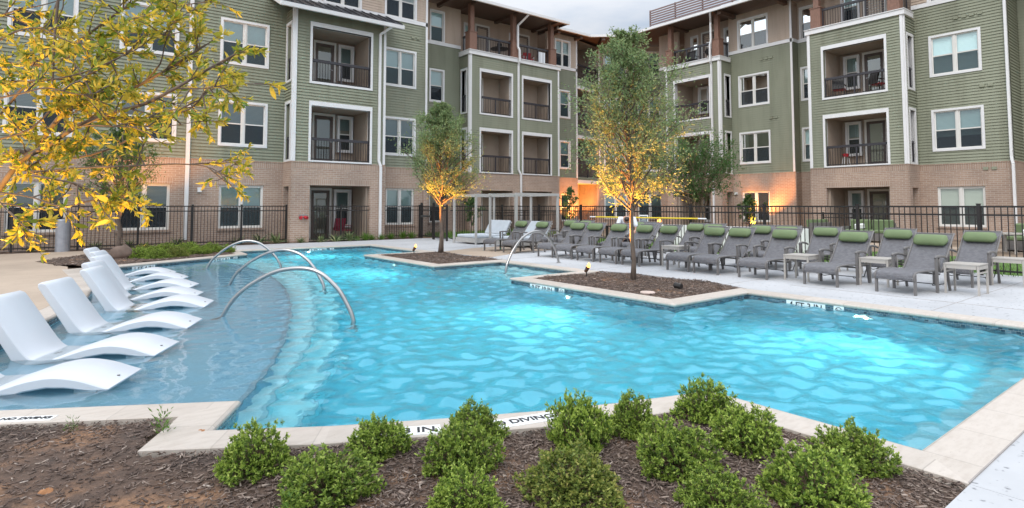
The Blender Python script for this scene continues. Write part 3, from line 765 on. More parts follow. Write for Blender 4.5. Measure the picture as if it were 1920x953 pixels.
def alcove(fr, u0, u1, z0, z1, depth, mat='stucco', back=True):
    """the room-like recess behind a balcony opening"""
    s = MB(); D = -depth
    q = lambda *P: s.face([fr.p(*p) for p in P])
    if back: q((u0,D,z0),(u1,D,z0),(u1,D,z1),(u0,D,z1))
    q((u0,-.16,z0),(u0,D,z0),(u0,D,z1),(u0,-.16,z1)); q((u1,-.16,z0),(u1,D,z0),(u1,D,z1),(u1,-.16,z1))
    q((u0,-.1,z0),(u1,-.1,z0),(u1,D,z0),(u0,D,z0)); q((u0,-.1,z1),(u1,-.1,z1),(u1,D,z1),(u0,D,z1))
    return s.build('balcony_alcove', MT[mat], BL)
FL = {2: (3.89,5.75), 3: (7.22,9.08), 4: (10.55,12.41)}
def winhole(u0, u1, fl): z = FL[fl]; return (u0+.05, u1-.05, z[0]+.05, z[1]-.05)
def column(fr, u0, u1, g=None, cols=2, floors=(2,3,4), looks=None):
    """one stack of windows; returns the holes they need"""
    h = []
    for f in floors:
        window(fr, u0, u1, *FL[f], cols=cols, look=(looks or {}).get(f)); h.append(winhole(u0, u1, f))
    if g:
        window(fr, g[0], g[1], .60, 2.33, cols=cols, brickwin=True, dd=-.02, look=(looks or {}).get(1)); h.append((g[0], g[1], .60, 2.33))
    return h
TOP = 12.75
# ---- left wing, main plane
A = YF(25.5)
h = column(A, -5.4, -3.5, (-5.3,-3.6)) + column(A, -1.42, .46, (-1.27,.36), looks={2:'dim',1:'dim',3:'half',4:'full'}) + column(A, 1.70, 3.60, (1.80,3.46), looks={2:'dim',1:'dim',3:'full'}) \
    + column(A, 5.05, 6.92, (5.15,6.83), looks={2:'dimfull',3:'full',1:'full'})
wall(A, -9, 7.66, h, TOP)
h = column(A, 12.16, 13.88, (12.33,13.83), floors=(2,3), looks={2:'dim',3:'full',1:'full'})
window(A, 12.16, 13.88, *FL[4], look='half'); h.append(winhole(12.16,13.88,4)); window(A, 9.2, 11.0, *FL[4], look='half'); h.append(winhole(9.2,11.0,4))
wall(A, 11.62, 14.5, h, TOP)
lapwall(SID['tan'], A, 7.66, 11.62, 10.6, TOP, [(9.25,10.95,10.6,12.36)]); lapwall(SID['green'], A, 7.66, 11.62, 9.4, 10.5, []); fbox(TRIM, A, 7.66, 11.62, 0, .045, 10.45, 10.64)
vtrim(A, 14.45, 3.34, TOP); vtrim(A, 11.72, 3.34, 9.9)
fbox(BRK, Fr((14.5,0),(0,1),(1,0)), 25.4, 28.1, -.2, .03, 0, 3.3); lapwall(SID['green'], Fr((14.5,0),(0,1),(1,0)), 25.5, 28, 3.33, 10.5, []); lapwall(SID['tan'], Fr((14.5,0),(0,1),(1,0)), 25.5, 28, 10.6, TOP, [])
# generic projecting balcony bay
def bay(fr, sfr, u0, u1, side_u, ops, top, ledge=None, strip=None, side_sign=1, depth=1.9, ground=None, mids=1, layout=None):
    """fr: front frame, sfr: visible side frame (u runs front to back), ops: inner openings per floor"""
    holes = []
    for (a, b, fl) in ops:
        z0, z1 = {2: (3.40,5.71), 3: (6.73,9.08)}[fl]
        holes.append((a, b, z0, z1)); opening_trim(fr, a, b, z0, z1, .095); alcove(fr, a-.02, b+.02, z0-.01, z1+.02, depth)
        railing(fr, a, b, z0-.03, -.08, mids=mids)
        w_ = b-a; back = Fr(fr.p(0, -depth+.03, 0), fr.u, fr.n)
        for kind, f0, f1 in (layout or [('d', .30, .63), ('w', .70, .97)]):
            if kind == 'd': door(back, a+w_*f0, a+w_*f1, z0, z0+2.2)
            else: window(back, a+w_*f0-.02, a+w_*f1+.02, z0+.55, z0+2.25, cols=1, look=rw.choice(['dim','dim','half']), dd=.11)
    for (a, b) in (ground or []):
        holes.append((a, b, 0, 2.355)); alcove(fr, a-.02, b+.02, .02, 2.37, depth+.1)
        w_ = b-a; back = Fr(fr.p(0, -depth-.07, 0), fr.u, fr.n)
        for kind, f0, f1 in (layout or [('d', .28, .60), ('w', .66, .97)]):
            if kind == 'd': door(back, a+w_*f0, a+w_*f1, .02, 2.2, warm=(u0 == 7.63))
            else: window(back, a+w_*f0, a+w_*f1, .5, 2.25, cols=1, look='dimfull', dd=.11)
        t = MB(); fbox(t, fr, b-.10, b, -.5, -.17, .02, 2.35); t.build('alcove_post', MT['stucco'], BL)
        fbox(SOL, fr, a-.03, b+.03, 0, .042, 2.36, 2.6)
    wall(fr, u0, u1, holes, top, band=False, green_top=top)
    for u in (u0, u1): vtrim(fr, u+(.055 if u == u0 else -.055), 3.34, top)
    # visible side
    sh = []
    if strip:
        for z0, z1 in ((3.42,5.75),(6.76,9.12)):
            a, b = strip; sh.append((a, b, z0, z1)); t = MB()
            for q in ((a-.09,b+.09,z1,z1+.12),(a-.09,b+.09,z0-.09,z0),(a-.09,a,z0,z1),(b,b+.09,z0,z1)): fbox(t, sfr, q[0], q[1], -.18, .05, q[2], q[3])
            t.build('balcony_trim', MT['trim'], BL); railing(sfr, a, b, z0-.03, -.08, mids=0); alcove(sfr, a, b, z0, z1, .55, 'trim')
        sh.append((strip[0]-.02, strip[1]+.1, 0, 2.3)); alcove(sfr, strip[0]-.02, strip[1]+.1, .02, 2.3, .5)
    lapwall(SID['green'], sfr, side_u[0], side_u[1], 3.33, top, sh)
    for a in cells(side_u[0], side_u[1], 0, 3.05, sh): fbox(BRK, sfr, a[0], a[1], -.16, .035, a[2], a[3])
    fbox(SOL, sfr, side_u[0], side_u[1], -.16, .04, 3.05, 3.29); fbox(BRK, sfr, side_u[0], side_u[1], -.16, .055, 3.29, 3.335)
    vtrim(sfr, side_u[0]+.055 if side_sign > 0 else side_u[1]-.055, 3.34, top)
# ---- bay one: two balconies under a shed roof
B1 = YF(24.41); B1s = Fr((7.63,24.41), (0,1), (-1,0))
bay(B1, B1s, 7.63, 11.73, (0, 1.1), [(8.37,11.0,2),(8.37,11.0,3)], 9.75, strip=(.27,.86), ground=[(8.37,11.03)])
lapwall(SID['green'], Fr((11.73,24.41),(0,1),(1,0)), 0, 1.1, 3.33, 9.75, []); fbox(BRK, Fr((11.73,24.41),(0,1),(1,0)), -.030, 1.1, -.16, .035, 0, 3.3)
rf = MB(); rf.hexa([(6.9,23.75,9.60),(12.25,23.75,9.60),(12.25,25.5,10.42),(6.9,25.5,10.42),(6.9,23.75,9.72),(12.25,23.75,9.72),(12.25,25.5,10.54),(6.9,25.5,10.54)])
shed = rf.build('shed_roof', MT['roofmetal'], BL)
r_ = MB()
for k in range(14):
    x = 6.95+k*.405; r_.bar((x,23.76,9.735),(x,25.49,10.555), .03, .05)
r_.build('standing_seams', MT['roofmetal'], shed)
r_ = MB(); r_.hexa([(6.86,23.68,9.50),(12.29,23.68,9.50),(12.29,23.79,9.50),(6.86,23.79,9.50),(6.86,23.66,9.66),(12.29,23.66,9.66),(12.29,23.79,9.70),(6.86,23.79,9.70)]); r_.build('gutter', MT['trim'], shed)
r_ = MB(); r_.hexa([(6.84,23.75,9.50),(6.90,23.75,9.50),(6.90,25.5,10.33),(6.84,25.5,10.33),(6.84,23.75,9.70),(6.90,23.75,9.70),(6.90,25.5,10.53),(6.84,25.5,10.53)]); r_.hexa([(12.25,23.75,9.50),(12.31,23.75,9.50),(12.31,25.5,10.33),(12.25,25.5,10.33),(12.25,23.75,9.70),(12.31,23.75,9.70),(12.31,25.5,10.53),(12.25,25.5,10.53)]); r_.build('barge_board', MT['trim'], shed)
r_ = MB(); r_.face([(6.9,23.8,9.585),(12.25,23.8,9.585),(12.25,25.5,10.40),(6.9,25.5,10.40)]); r_.build('soffit', MT['soffit'], shed)
# ---- recess D and bay two with the timber-post terrace
D_ = YF(28.0)
h = column(D_, 16.05, 17.02, (16.1,16.95), cols=1, looks={3:'half',2:'full',4:'full'})
wall(D_, 14.5, 18.1, h, TOP)
B2 = YF(26.95); B2s = Fr((18.05,26.95), (0,1), (-1,0))
bay(B2, B2s, 18.05, 24.75, (0, 1.05), [(18.79,20.98,2),(18.79,20.98,3),(21.85,24.03,2),(21.85,24.03,3)], 10.0, strip=(.3,.8), ground=[(18.82,21.05),(21.7,24.1)], layout=[('d',.04,.42)], depth=1.25)
lapwall(SID['green'], Fr((24.75,26.95),(0,1),(1,0)), 0, 1.05, 3.33, 10.0, [])
def terrace(fr, u0, u1, posts, depth, back_items, side=None):
    """open top-floor terrace: white ledge, cedar piers and posts, railings, back wall with doors"""
    t = MB(); fbox(t, fr, u0-.1, u1+.1, -1.0, .10, 9.98, 10.20); fbox(t, fr, u0-.12, u1+.12, -1.0, .14, 10.20, 10.235); lg = t.build('terrace_ledge', MT['trim'], BL)
    for k, u in enumerate(posts):
        p = MB(); fbox(p, fr, u-.24, u+.24, -.44, .02, 10.237, 11.25); fbox(p, fr, u-.27, u+.27, -.47, .05, 11.25, 11.30)
        o = p.build('timber_pier', MT['timber'], BL)
        p = MB(); fbox(p, fr, u-.13, u+.13, -.34, -.08, 11.30, 12.95); p.build('timber_post', MT['timber'], o)
    for a, b in zip(posts[:-1], posts[1:]): railing(fr, a+.24, b-.24, 10.22, -.2, mids=2, ht=.98)
    bm = MB(); fbox(bm, fr, u0-.1, u1+.1, -.36, -.06, 12.95, 13.2)
    for u in posts: fbox(bm, fr, u-.1, u+.1, -depth, .55, 12.80, 12.95)
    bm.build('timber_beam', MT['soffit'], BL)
    back = Fr(fr.p(0,-depth,0), fr.u, fr.n); hs = []
    for kind, a, b in back_items:
        if kind == 'd': door(back, a, b, 10.2, 12.42, dd=.02)
        else: window(back, a, b, 10.62, 12.45, cols=1, look='half'); hs.append((a+.05,b-.05,10.67,12.40))
    lapwall(SID['tan'], back, u0, u1, 10.0, 13.1, hs)
    fl = MB(); fbox(fl, fr, u0, u1, -depth, -.02, 9.9, 10.05); fl.build('terrace_floor', MT['stucco'], BL)
    if side:
        sfr, a, b = side; railing(sfr, a, b, 10.22, -.2, mids=0, ht=.98)
terrace(B2, 18.05, 24.75, (18.27,21.3,24.3), 2.05, [('w',18.95,19.55),('d',19.85,20.75),('w',22.35,22.9),('d',23.05,23.95)], side=(B2s, .46, 1.0))
E_ = YF(28.0)
h = column(E_, 25.72, 26.70, None, cols=1, floors=(2,3), looks={2:'full',3:'full'})
window(E_, 25.35, 26.75, *FL[4], look='half'); h.append(winhole(25.35,26.75,4)); window(E_, 25.85, 26.62, .5, 2.28, cols=1, brickwin=True, dd=-.02, look='dim'); h.append((25.85,26.62,.5,2.28))
wall(E_, 24.7, 27.36, h, TOP); vtrim(E_, 27.30, 3.34, TOP); vtrim(E_, 24.85, 3.34, 10.0)
# ---- breezeway balconies between wing and chamfer
F0 = Vector((27.36,28.0)); F1 = Vector((30.0,28.55)); uF = (F1-F0); Lf = uF.length
FF = Fr(F0, uF, (uF.y, -uF.x))
for z0, z1, tp in ((.02,3.0,None),(3.40,6.0,1),(6.73,9.35,1),(10.05,12.7,1)):
    alcove(FF, 0, Lf, z0, z1, 1.7, 'stucco')
    bk = Fr(FF.p(0,-1.67,0), FF.u, FF.n)
    window(bk, .12, .95, z0+.5, z0+2.25, cols=1, look='dim', dd=.11); door(bk, 1.25, 2.15, z0, z0+2.2)
    if tp:
        railing(FF, 0, Lf, z0, -.06, mids=1)
for z in (3.0, 6.0, 9.35): 
    fbox(TRIM, FF, 0, Lf, -.2, .03, z, z+.22); lapwall(SID['green'], FF, 0, Lf, z+.22, z+(.40 if z == 3.0 else .73 if z == 6.0 else .70), [])
q_ = MB(); q_.obox(FF.p(Lf+.55,-1.0,6.4), FF.u*.55, FF.n*.95, (0,0,6.4)); q_.build('tan_siding_wall', MT['tan'], BL)
# ---- chamfered corner
G0, G1 = Vector((30.0,28.55)), Vector((33.75,25.72)); uG = G1-G0; Lg = uG.length
GF = Fr(G0, uG, (uG.y, -uG.x))
h = []
for a, b in ((.35,1.95),(2.72,4.42)):
    for f in (2,3,4): window(GF, a, b, *FL[f], look='full'); h.append(winhole(a,b,f))
    window(GF, a, b, .6, 2.33, brickwin=True, dd=-.02, look='full'); h.append((a,b,.6,2.33))
wall(GF, 0, Lg, h, TOP); vtrim(GF, .06, 3.34, TOP); vtrim(GF, Lg-.06, 3.34, TOP)
# ---- right wing
HF = Fr(G1, (1.6,-1.4), (-1.4,-1.6)); wall(HF, 0, 2.2, [], TOP)
MF = XF(31.5)
h = column(MF, 16.83, 18.71, (16.96,18.62), looks={2:'dim',3:'dimfull',4:'half',1:'dim'})
wall(MF, 15.49, 19.3, h, TOP); vtrim(MF, 15.54, 3.34, TOP); wall(MF, 22.9, 24.4, [], TOP)
MB_ = XF(30.3); MBs = Fr((30.3,19.18), (1,0), (0,-1))
bay(MB_, MBs, 19.18, 22.97, (0,1.25), [(19.88,22.30,2),(19.88,22.30,3)], 9.98, strip=(.48,.98), ground=[(19.9,22.3)], layout=[('d',.08,.36),('w',.50,.80)])
lapwall(SID['green'], Fr((30.3,22.97),(1,0),(0,1)), 0, 1.25, 3.33, 9.98, [])
terrace(MB_, 19.18, 22.97, (19.42,22.72), 2.0, [('w',21.9,22.5),('d',20.75,21.6),('w',19.3,20.1)], side=(MBs, .46, 1.2))
NF = XF(32.1)
h = column(NF, 14.35, 15.36, None, cols=1, looks={2:'full',3:'dim',4:'half'}); wall(NF, 13.3, 15.6, h, TOP)
lapwall(SID['green'], Fr((31.5,15.49),(1,0),(0,-1)), 0, .65, 3.33, 10.5, []); lapwall(SID['tan'], Fr((31.5,15.49),(1,0),(0,-1)), 0, .65, 10.6, TOP, []); fbox(TRIM, Fr((31.5,15.49),(1,0),(0,-1)), 0, .65, 0, .045, 10.45, 10.64); fbox(BRK, Fr((31.5,15.49),(1,0),(0,-1)), 0, .65, -.16, .035, 0, 3.3)
SF = XF(29.4); SFs = Fr((29.4,9.52), (1,0), (0,-1))
bay(SF, SFs, 9.52, 13.68, (0,1.4), [(10.28,12.95,2),(10.28,12.95,3)], 9.98, strip=(.36,.98), ground=[(10.26,12.98)], layout=[('w',.02,.12),('d',.27,.58),('w',.66,.92)])
lapwall(SID['green'], Fr((29.4,13.68),(1,0),(0,1)), 0, 2.7, 3.33, 9.98, []); fbox(BRK, Fr((29.4,13.68),(1,0),(0,1)), -.030, 2.7, -.16, .035, 0, 3.3); vtrim(Fr((29.4,13.68),(1,0),(0,1)), .055, 3.34, 9.98)
terrace(SF, 9.52, 13.68, (9.86,13.28), 2.0, [('w',12.0,12.9),('d',10.9,11.75),('w',10.1,10.6)], side=(SFs, .46, 1.2))
RF = XF(30.75)
h = column(RF, 7.09, 8.97, (7.17,8.86), looks={2:'dim',3:'full',4:'half',1:'full'}); wall(RF, 6.2, 9.6, h, TOP); vtrim(RF, 6.26, 3.34, TOP)
RS = Fr((30.75,6.2), (1,0), (0,-1)); wall(RS, 0, 1.6, [], TOP)
QF = XF(32.35); h = column(QF, 2.6, 4.4, (2.7,4.3)); wall(QF, -8, 6.3, h, TOP)
# ---- small wall vents and lights
vn = MB()
for fr, u, z, n_ in ((RF,7.0,9.62,4),(RF,6.75,6.5,2),(RF,6.75,3.0,2),(MF,16.6,9.75,3),(MF,16.4,6.35,2),(A,13.6,9.72,2),(A,10.4,2.9,0)):
    for k in range(n_): fbox(vn, fr, u+k*.28, u+k*.28+.17, .028, .075, z, z+.12)
vn.build('exhaust_vents', MT['green'], BL)
SID['green'].build('green_siding_wall', MT['green'], BL); SID['tan'].build('tan_siding_wall', MT['tan'], BL)
BRK.build('brick_wall', MT['brick'], BL); SOL.build('soldier_course', MT['soldier'], BL); TRIM.build('trim_boards', MT['trim'], BL)
# ---- roof: eaves follow the walls
ZE = 12.78
def eave(name, poly, gut, z=ZE, th=.16):
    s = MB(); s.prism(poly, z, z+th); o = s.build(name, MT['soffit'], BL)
    gm = MB()
    for a, b in zip(gut[:-1], gut[1:]):
        a, b = Vector((*a,z+.07)), Vector((*b,z+.07)); gm.bar(a, b, .13, .16)
    gm.build('gutter', MT['trim'], o)
    return o
eave('roof_eave', [(-9,24.8),(11.0,24.8),(15.0,24.8),(15.0,26.0),(15.0,32),(-9,32)], [(-9,24.75),(15.1,24.75)])
eave('roof_eave', [(14.9,26.25),(24.95,26.25),(24.95,32),(14.9,32)], [(14.9,26.2),(25.0,26.2)])
eave('roof_eave', [(24.9,27.25),(27.9,27.25),(29.75,25.7),(29.75,-8),(36,-8),(36,32),(24.9,32)], [(24.9,27.2),(27.88,27.2),(29.7,25.65),(29.7,13.9)], z=ZE-.03)
eave('roof_eave', [(28.75,9.2),(28.75,13.95),(32,13.95),(32,9.2)], [(28.7,9.15),(28.7,14.0)], z=ZE+.15)
s = MB()
s.hexa([(-9,26.6,ZE+.17),(27.5,29.4,ZE+.17),(33,34,ZE+.6),(-9,34,ZE+.6),(-9,26.6,ZE+.22),(27.5,29.4,ZE+.22),(33,34,ZE+.65),(-9,34,ZE+.65)])
s.hexa([(32.6,-8,ZE+.17),(39,-8,ZE+.6),(39,34,ZE+.6),(32.6,27.0,ZE+.17),(32.6,-8,ZE+.22),(39,-8,ZE+.65),(39,34,ZE+.65),(32.6,27.0,ZE+.22)])
s.build('roof', MT['roofmetal'], BL)
brs = []
class _B:
    def bar(s, a, b, w, h):
        q = MB(); q.bar(a, b, w, h); q.build('eave_bracket', MT['soffit'], BL)
bk = _B()
for x in (11.9, 13.9, 16.6): bk.bar((x,24.9 if x < 14.5 else 26.4,ZE-.10),(x,25.6 if x < 14.5 else 28.1,ZE-.10), .2, .2)
for x in (25.2,27.2): bk.bar((x,27.35,ZE-.13),(x,28.05,ZE-.13), .2, .2)
for y in (15.8, 18.9, 13.6): bk.bar((29.9,y,ZE-.13),(32.1,y,ZE-.13), .22, .2)
bk.bar((28.6,26.7,ZE-.14),(29.9,28.4,ZE-.14), .22, .2)
# rooftop slat screen
rs = MB()
for k in range(8): rs.box(32.4, 32.44, 8, 25.9, 13.85+k*.165, 13.85+k*.165+.095)
rs2 = rs.build('rooftop_screen', MT['screenwood'], BL)
rp = MB()
for k in range(9): rp.box(32.44, 32.52, 25.85-k*2.1, 25.93-k*2.1, 12.9, 15.15)
rp.build('screen_posts', MT['screenwood'], rs2)
# downspouts
def downspout(pts, r=.055, mat='trim'):
    s = MB()
    for a, b in zip(pts[:-1], pts[1:]): s.bar(a, b, r*1.9, r*1.5, (0,1,.001))
    return s.build('downspout', MT[mat], BL)
downspout([(4.0,25.40,12.8),(4.0,25.40,.2)], .07)
downspout([(11.75,23.75,9.55),(11.42,24.33,9.25),(11.42,24.33,3.5),(11.50,24.30,3.25),(11.50,24.30,0)])
downspout([(21.7,26.2,12.75),(21.4,26.85,12.2),(21.4,26.85,10.9),(21.45,26.75,10.7),(21.45,26.75,10.0),(21.45,26.86,9.8),(21.45,26.86,3.6),(21.62,26.84,3.3),(21.62,26.84,0)])
downspout([(29.7,19.35,12.75),(30.15,19.62,12.3),(30.15,19.62,11.2),(30.1,19.66,10.9),(30.1,19.66,9.95),(30.2,19.66,9.8),(30.2,19.66,0)])
downspout([(30.66,6.25,12.8),(30.66,6.25,3.5),(30.62,6.2,3.2),(30.62,6.2,0)], .06)
# fire department connection and wall boxes
f = MB()
for dx in (-.09,.09): f.tube([(8.11+dx*.6,24.37,1.04),(8.11+dx*1.5,24.24,1.0)], [.055,.07], 10)
o = f.build('hose_inlet', MT['red'], BL); f = MB(); f.lathe([(.10,-.02),(.10,.02)], (0,0,0), 14)
q = MB(); q.obox((8.11,24.365,1.05),(.17,0,0),(0,.012,0),(0,0,.09)); q.build('backplate', MT['steel'], o)
f = MB(); f.obox((4.45,25.42,2.12),(.07,0,0),(0,.05,0),(0,0,.09)); f.build('wall_light', MT['trim'], BL)
f = MB(); f.obox((31.42,18.98,2.22),(.05,0,0),(0,.09,0),(0,0,.07)); f.build('wall_light', MT['trim'], BL)

# ================================================================== OBJECTS
# ---- white in-pool loungers
def make_ledge():
    e = empty('ledge_lounger', (0,0,0), 0, 'x', 'lounger', 'white loungers standing in the shallow shelf')
    top = [(0,.238),(.10,.272),(.25,.325),(.45,.358),(.65,.335),(.85,.275),(1.0,.228),(1.11,.215),(1.20,.24),(1.29,.33),(1.46,.58),(1.62,.815),(1.66,.855)]
    bot = [(1.70,.868),(1.74,.845),(1.738,.80),(1.578,.545),(1.418,.285),(1.27,.02),(1.24,0),(1.12,.0),(1.02,.06),(.88,.155),(.68,.232),(.5,.258),(.35,.25),(.2,.222),(.08,.205),(.0,.215)]
    P = smooth_line(top, 3)+bot
    P = P[::-1]                                     # counter-clockwise in x,z? fixed below
    ar = sum(P[k][0]*P[(k+1)%len(P)][1]-P[(k+1)%len(P)][0]*P[k][1] for k in range(len(P)))
    if ar < 0: P = P[::-1]
    W2 = .325; s = MB(); secs = [(-W2,-.016),(-W2+.006,-.006),(-W2+.016,0),(W2-.016,0),(W2-.006,-.006),(W2,-.016)]
    rings = [(offset_poly(P, d) if d else P, y) for y, d in secs]; n = len(P)
    i0 = 0
    for r, y in rings: s.v += [(p[0], y, p[1]) for p in r]
    for k in range(len(rings)-1):
        for j in range(n):
            a, b = k*n+j, k*n+(j+1) % n
            s.f.append((a, a+n, b+n, b)); s.uv.append([(0,0)]*4); s.m.append(0)
    for k in (0, len(rings)-1):
        for t in tessellate_polygon([[Vector((p[0],p[1],0)) for p in rings[k][0]]]):
            f_ = [k*n+q for q in t]; s.f.append(tuple(f_ if k else f_[::-1])); s.uv.append([(0,0)]*3); s.m.append(0)
    o = s.build('shell', MT['white_poly'], e, smooth=True, local=True)
    o.data.set_sharp_from_angle(angle=math.radians(32))
    q = MB(); q.tube([(.07,0,.262),(.07,0,.268)], .014, 10); q.build('drain_cap', MT['frame_grey'], e, local=True)
    q = MB()
    for k in range(3): q.obox((1.11,.0+.028*(k-1),.2185),(.03,0,0),(0,.007,0),(0,0,.002))
    q.obox((1.11,0,.2185),(.008,0,0),(0,.05,0),(0,0,.0022)); q.build('fill_plug', MT['frame_grey'], e, local=True)
    q = MB(); q.box(.16,.34,-.20,.20,.0,.235); q.build('foot_block', MT['white_poly'], e, local=True)
    return e
LEDGE = [((.59,6.56),-28,'white curved lounger nearest the camera, cut off by the left edge of the photo'),
         ((1.07,7.65),-29,'white curved lounger second from the camera with its backrest crossing the left edge'),
         ((1.58,9.03),-26,'white curved lounger third from the camera in front of the open gap of shallow water'),
         ((2.07,10.69),-23,'white curved lounger fourth from the camera, nearest of the crowded group of five'),
         ((2.12,11.87),-24,'white curved lounger fifth from the camera, mostly hidden behind the fourth backrest'),
         ((2.28,13.25),-25.5,'white curved lounger sixth from the camera beside the mulch bed corner'),
         ((2.35,14.76),-22,'white curved lounger second farthest away, only its back tip and foot hump showing'),
         ((2.31,16.07),-19,'white curved lounger farthest away under the inch lettering of the shrub bed')]
proto = make_ledge()
for k, ((x, y), a, lab) in enumerate(LEDGE):
    o = proto if k == 0 else copy_tree(proto)
    o.location = (x, y, -.329); o.rotation_euler = (0, 0, math.radians(a)+PI); o['label'] = lab

# ---- wicker chaise lounges
def make_chaise():
    e = empty('wicker_chaise', (0,0,0), 0, 'x', 'chaise lounge', 'x')
    prof = [(-.035,.25),(-.045,.30),(-.02,.35),(.05,.38),(.20,.392),(.45,.392),(.68,.378),(.84,.355),(.93,.352)]
    bk = [(.93,.345),(.99,.378),(1.09,.48),(1.25,.67),(1.42,.875),(1.515,.985),(1.535,.995)]
    def sling(P, name, w=.285):
        P = smooth_line(P, 3); s = MB(); L = 0
        for i in range(len(P)-1):
            (x0,z0),(x1,z1) = P[i],P[i+1]; d = math.hypot(x1-x0,z1-z0)
            s.face([(x0,-w,z0),(x1,-w,z1),(x1,w,z1),(x0,w,z0)][::-1], [(-w,L),(-w,L+d),(w,L+d),(w,L)][::-1])
            s.face([(x0,-w,z0-.014),(x1,-w,z1-.014),(x1,w,z1-.014),(x0,w,z0-.014)], [(-w,L),(-w,L+d),(w,L+d),(w,L)]); L += d
        (xe,ze) = P[-1]; s.face([(xe,-w,ze-.014),(xe,w,ze-.014),(xe,w,ze),(xe,-w,ze)])
        (xe,ze) = P[0]; s.face([(xe,-w,ze-.014),(xe,w,ze-.014),(xe,w,ze),(xe,-w,ze)][::-1])
        return s.build(name, MT['wicker'], e, local=True, smooth=True)
    sling(prof, 'seat'); b = sling(bk, 'backrest')
    def frame(P, name):
        P = smooth_line(P, 3); s = MB()
        for y in (-.305,.305): s.tube([(x,y,z-.008) for x, z in P], .017, 6)
        return s.build(name, MT['frame_grey'], e, local=True, smooth=True)
    fr_ = frame(prof, 'seat_frame'); frame(bk, 'back_frame')
    s = MB()
    for x, z in ((.0,.345),(.66,.36),(.92,.33)): s.bar((x,-.3,z-.03),(x,.3,z-.03),.03,.03)
    s.bar((1.52,-.3,.975),(1.52,.3,.975),.03,.03); s.build('cross_bars', MT['frame_grey'], e, local=True)
    for y in (-.305,.305):
        s = MB(); s.bar((.0,y,.0),(.0,y,.34),.034,.046); s.build('leg', MT['frame_grey'], e, local=True)
        yo = y*1.13
        s = MB(); s.bar((.70,yo,.0),(.69,yo,.60),.036,.048); s.build('leg', MT['frame_grey'], e, local=True)
        s = MB(); s.bar((1.18,yo,.0),(1.08,yo,.42),.03,.042); s.build('leg', MT['frame_grey'], e, local=True)
        s = MB(); s.tube([(.655,yo,.595),(.70,yo,.615),(.85,yo,.62),(1.0,yo,.605),(1.13,y*1.08,.565)], [.02,.024,.026,.024,.018], 6); s.bar((.80,yo,.36),(.80,yo,.61),.024,.03); s.build('armrest', MT['frame_grey'], e, local=True, smooth=True)
    s = MB(); s.tube([(.92,-.3,.12),(.92,.3,.12)], .008, 5); s.tube([(.62,-.3,.14),(.70,-.28,.12),(1.12,-.28,.12),(1.2,-.3,.3)], .008, 5); s.tube([(.62,.3,.14),(.70,.28,.12),(1.12,.28,.12),(1.2,.3,.3)], .008, 5)
    s.build('brace', MT['black'], e, local=True)
    # head pillow
    q = MB(); nu, nv = 18, 14; ang = math.atan2(.205,.17)
    ax = Vector((math.cos(ang),0,math.sin(ang))); nn = Vector((-math.sin(ang),0,math.cos(ang))); c0 = Vector((1.385,0,.835))+nn*.06
    for i in range(nv+1):
        t = -1+2*i/nv; yy = .285*t; k = (1-abs(t)**7)**.42; k = max(k, .05); cr = 1+.12*abs(t)**6
        for j in range(nu):
            a = 2*PI*j/nu; wr = 1+.03*math.sin(3*a+t*7)*(abs(t)**2)
            q.v.append(tuple(c0+ax*(.115*k*cr*math.cos(a)*wr)+nn*(.075*k*math.sin(a)*wr)+Vector((0,yy,0))))
    for i in range(nv):
        for j in range(nu):
            a, b_ = i*nu+j, i*nu+(j+1) % nu; q.f.append((a,b_,b_+nu,a+nu)); q.uv.append([(0,0)]*4); q.m.append(0)
    q.f.append(tuple(range(nu))[::-1]); q.uv.append([(0,0)]*nu); q.m.append(0); q.f.append(tuple(nv*nu+j for j in range(nu))); q.uv.append([(0,0)]*nu); q.m.append(0)
    q.build('head_pillow', MT['pillow'], e, local=True, smooth=True)
    return e
ORD = ['first','second','third','fourth','fifth','sixth','seventh','eighth','ninth','tenth','eleventh','twelfth']
chp = make_chaise(); rr = random.Random(3)
for k, y in enumerate((3.95,5.2,6.57,7.65,8.40,9.85,10.6,11.42,12.27,13.05,14.8,15.85)):
    o = chp if k == 0 else copy_tree(chp)
    o.location = (11.42+rr.uniform(-.03,.04), y, .0); o.rotation_euler = (0,0,math.radians(rr.uniform(-2.5,2.5)+(-6,-3,2,-3,-3,-7,-5,1,1,0,0,0)[k]))
    o['label'] = f'wicker chaise with green pillow, {ORD[k]} from the right in the front row'; o['group'] = 'front row of wicker chaises'
for k, y in enumerate((3.66,5.03,6.47,7.42,8.12,9.50,10.32,11.83,12.42,14.73,15.46)):
    o = copy_tree(chp); o.location = (13.36+rr.uniform(-.06,.06), y, .0); o.rotation_euler = (0,0,math.radians(rr.uniform(-5,5)))
    o['label'] = f'wicker chaise with green pillow, {ORD[k]} from the right in the back row'; o['group'] = 'back row of wicker chaises'
    if k == 7:
        for ch in list(o.children):
            if ch.name.startswith('head_pillow'): bpy.data.objects.remove(ch)
        o['label'] = 'grey wicker chaise without a pillow, in the back row beside the person'

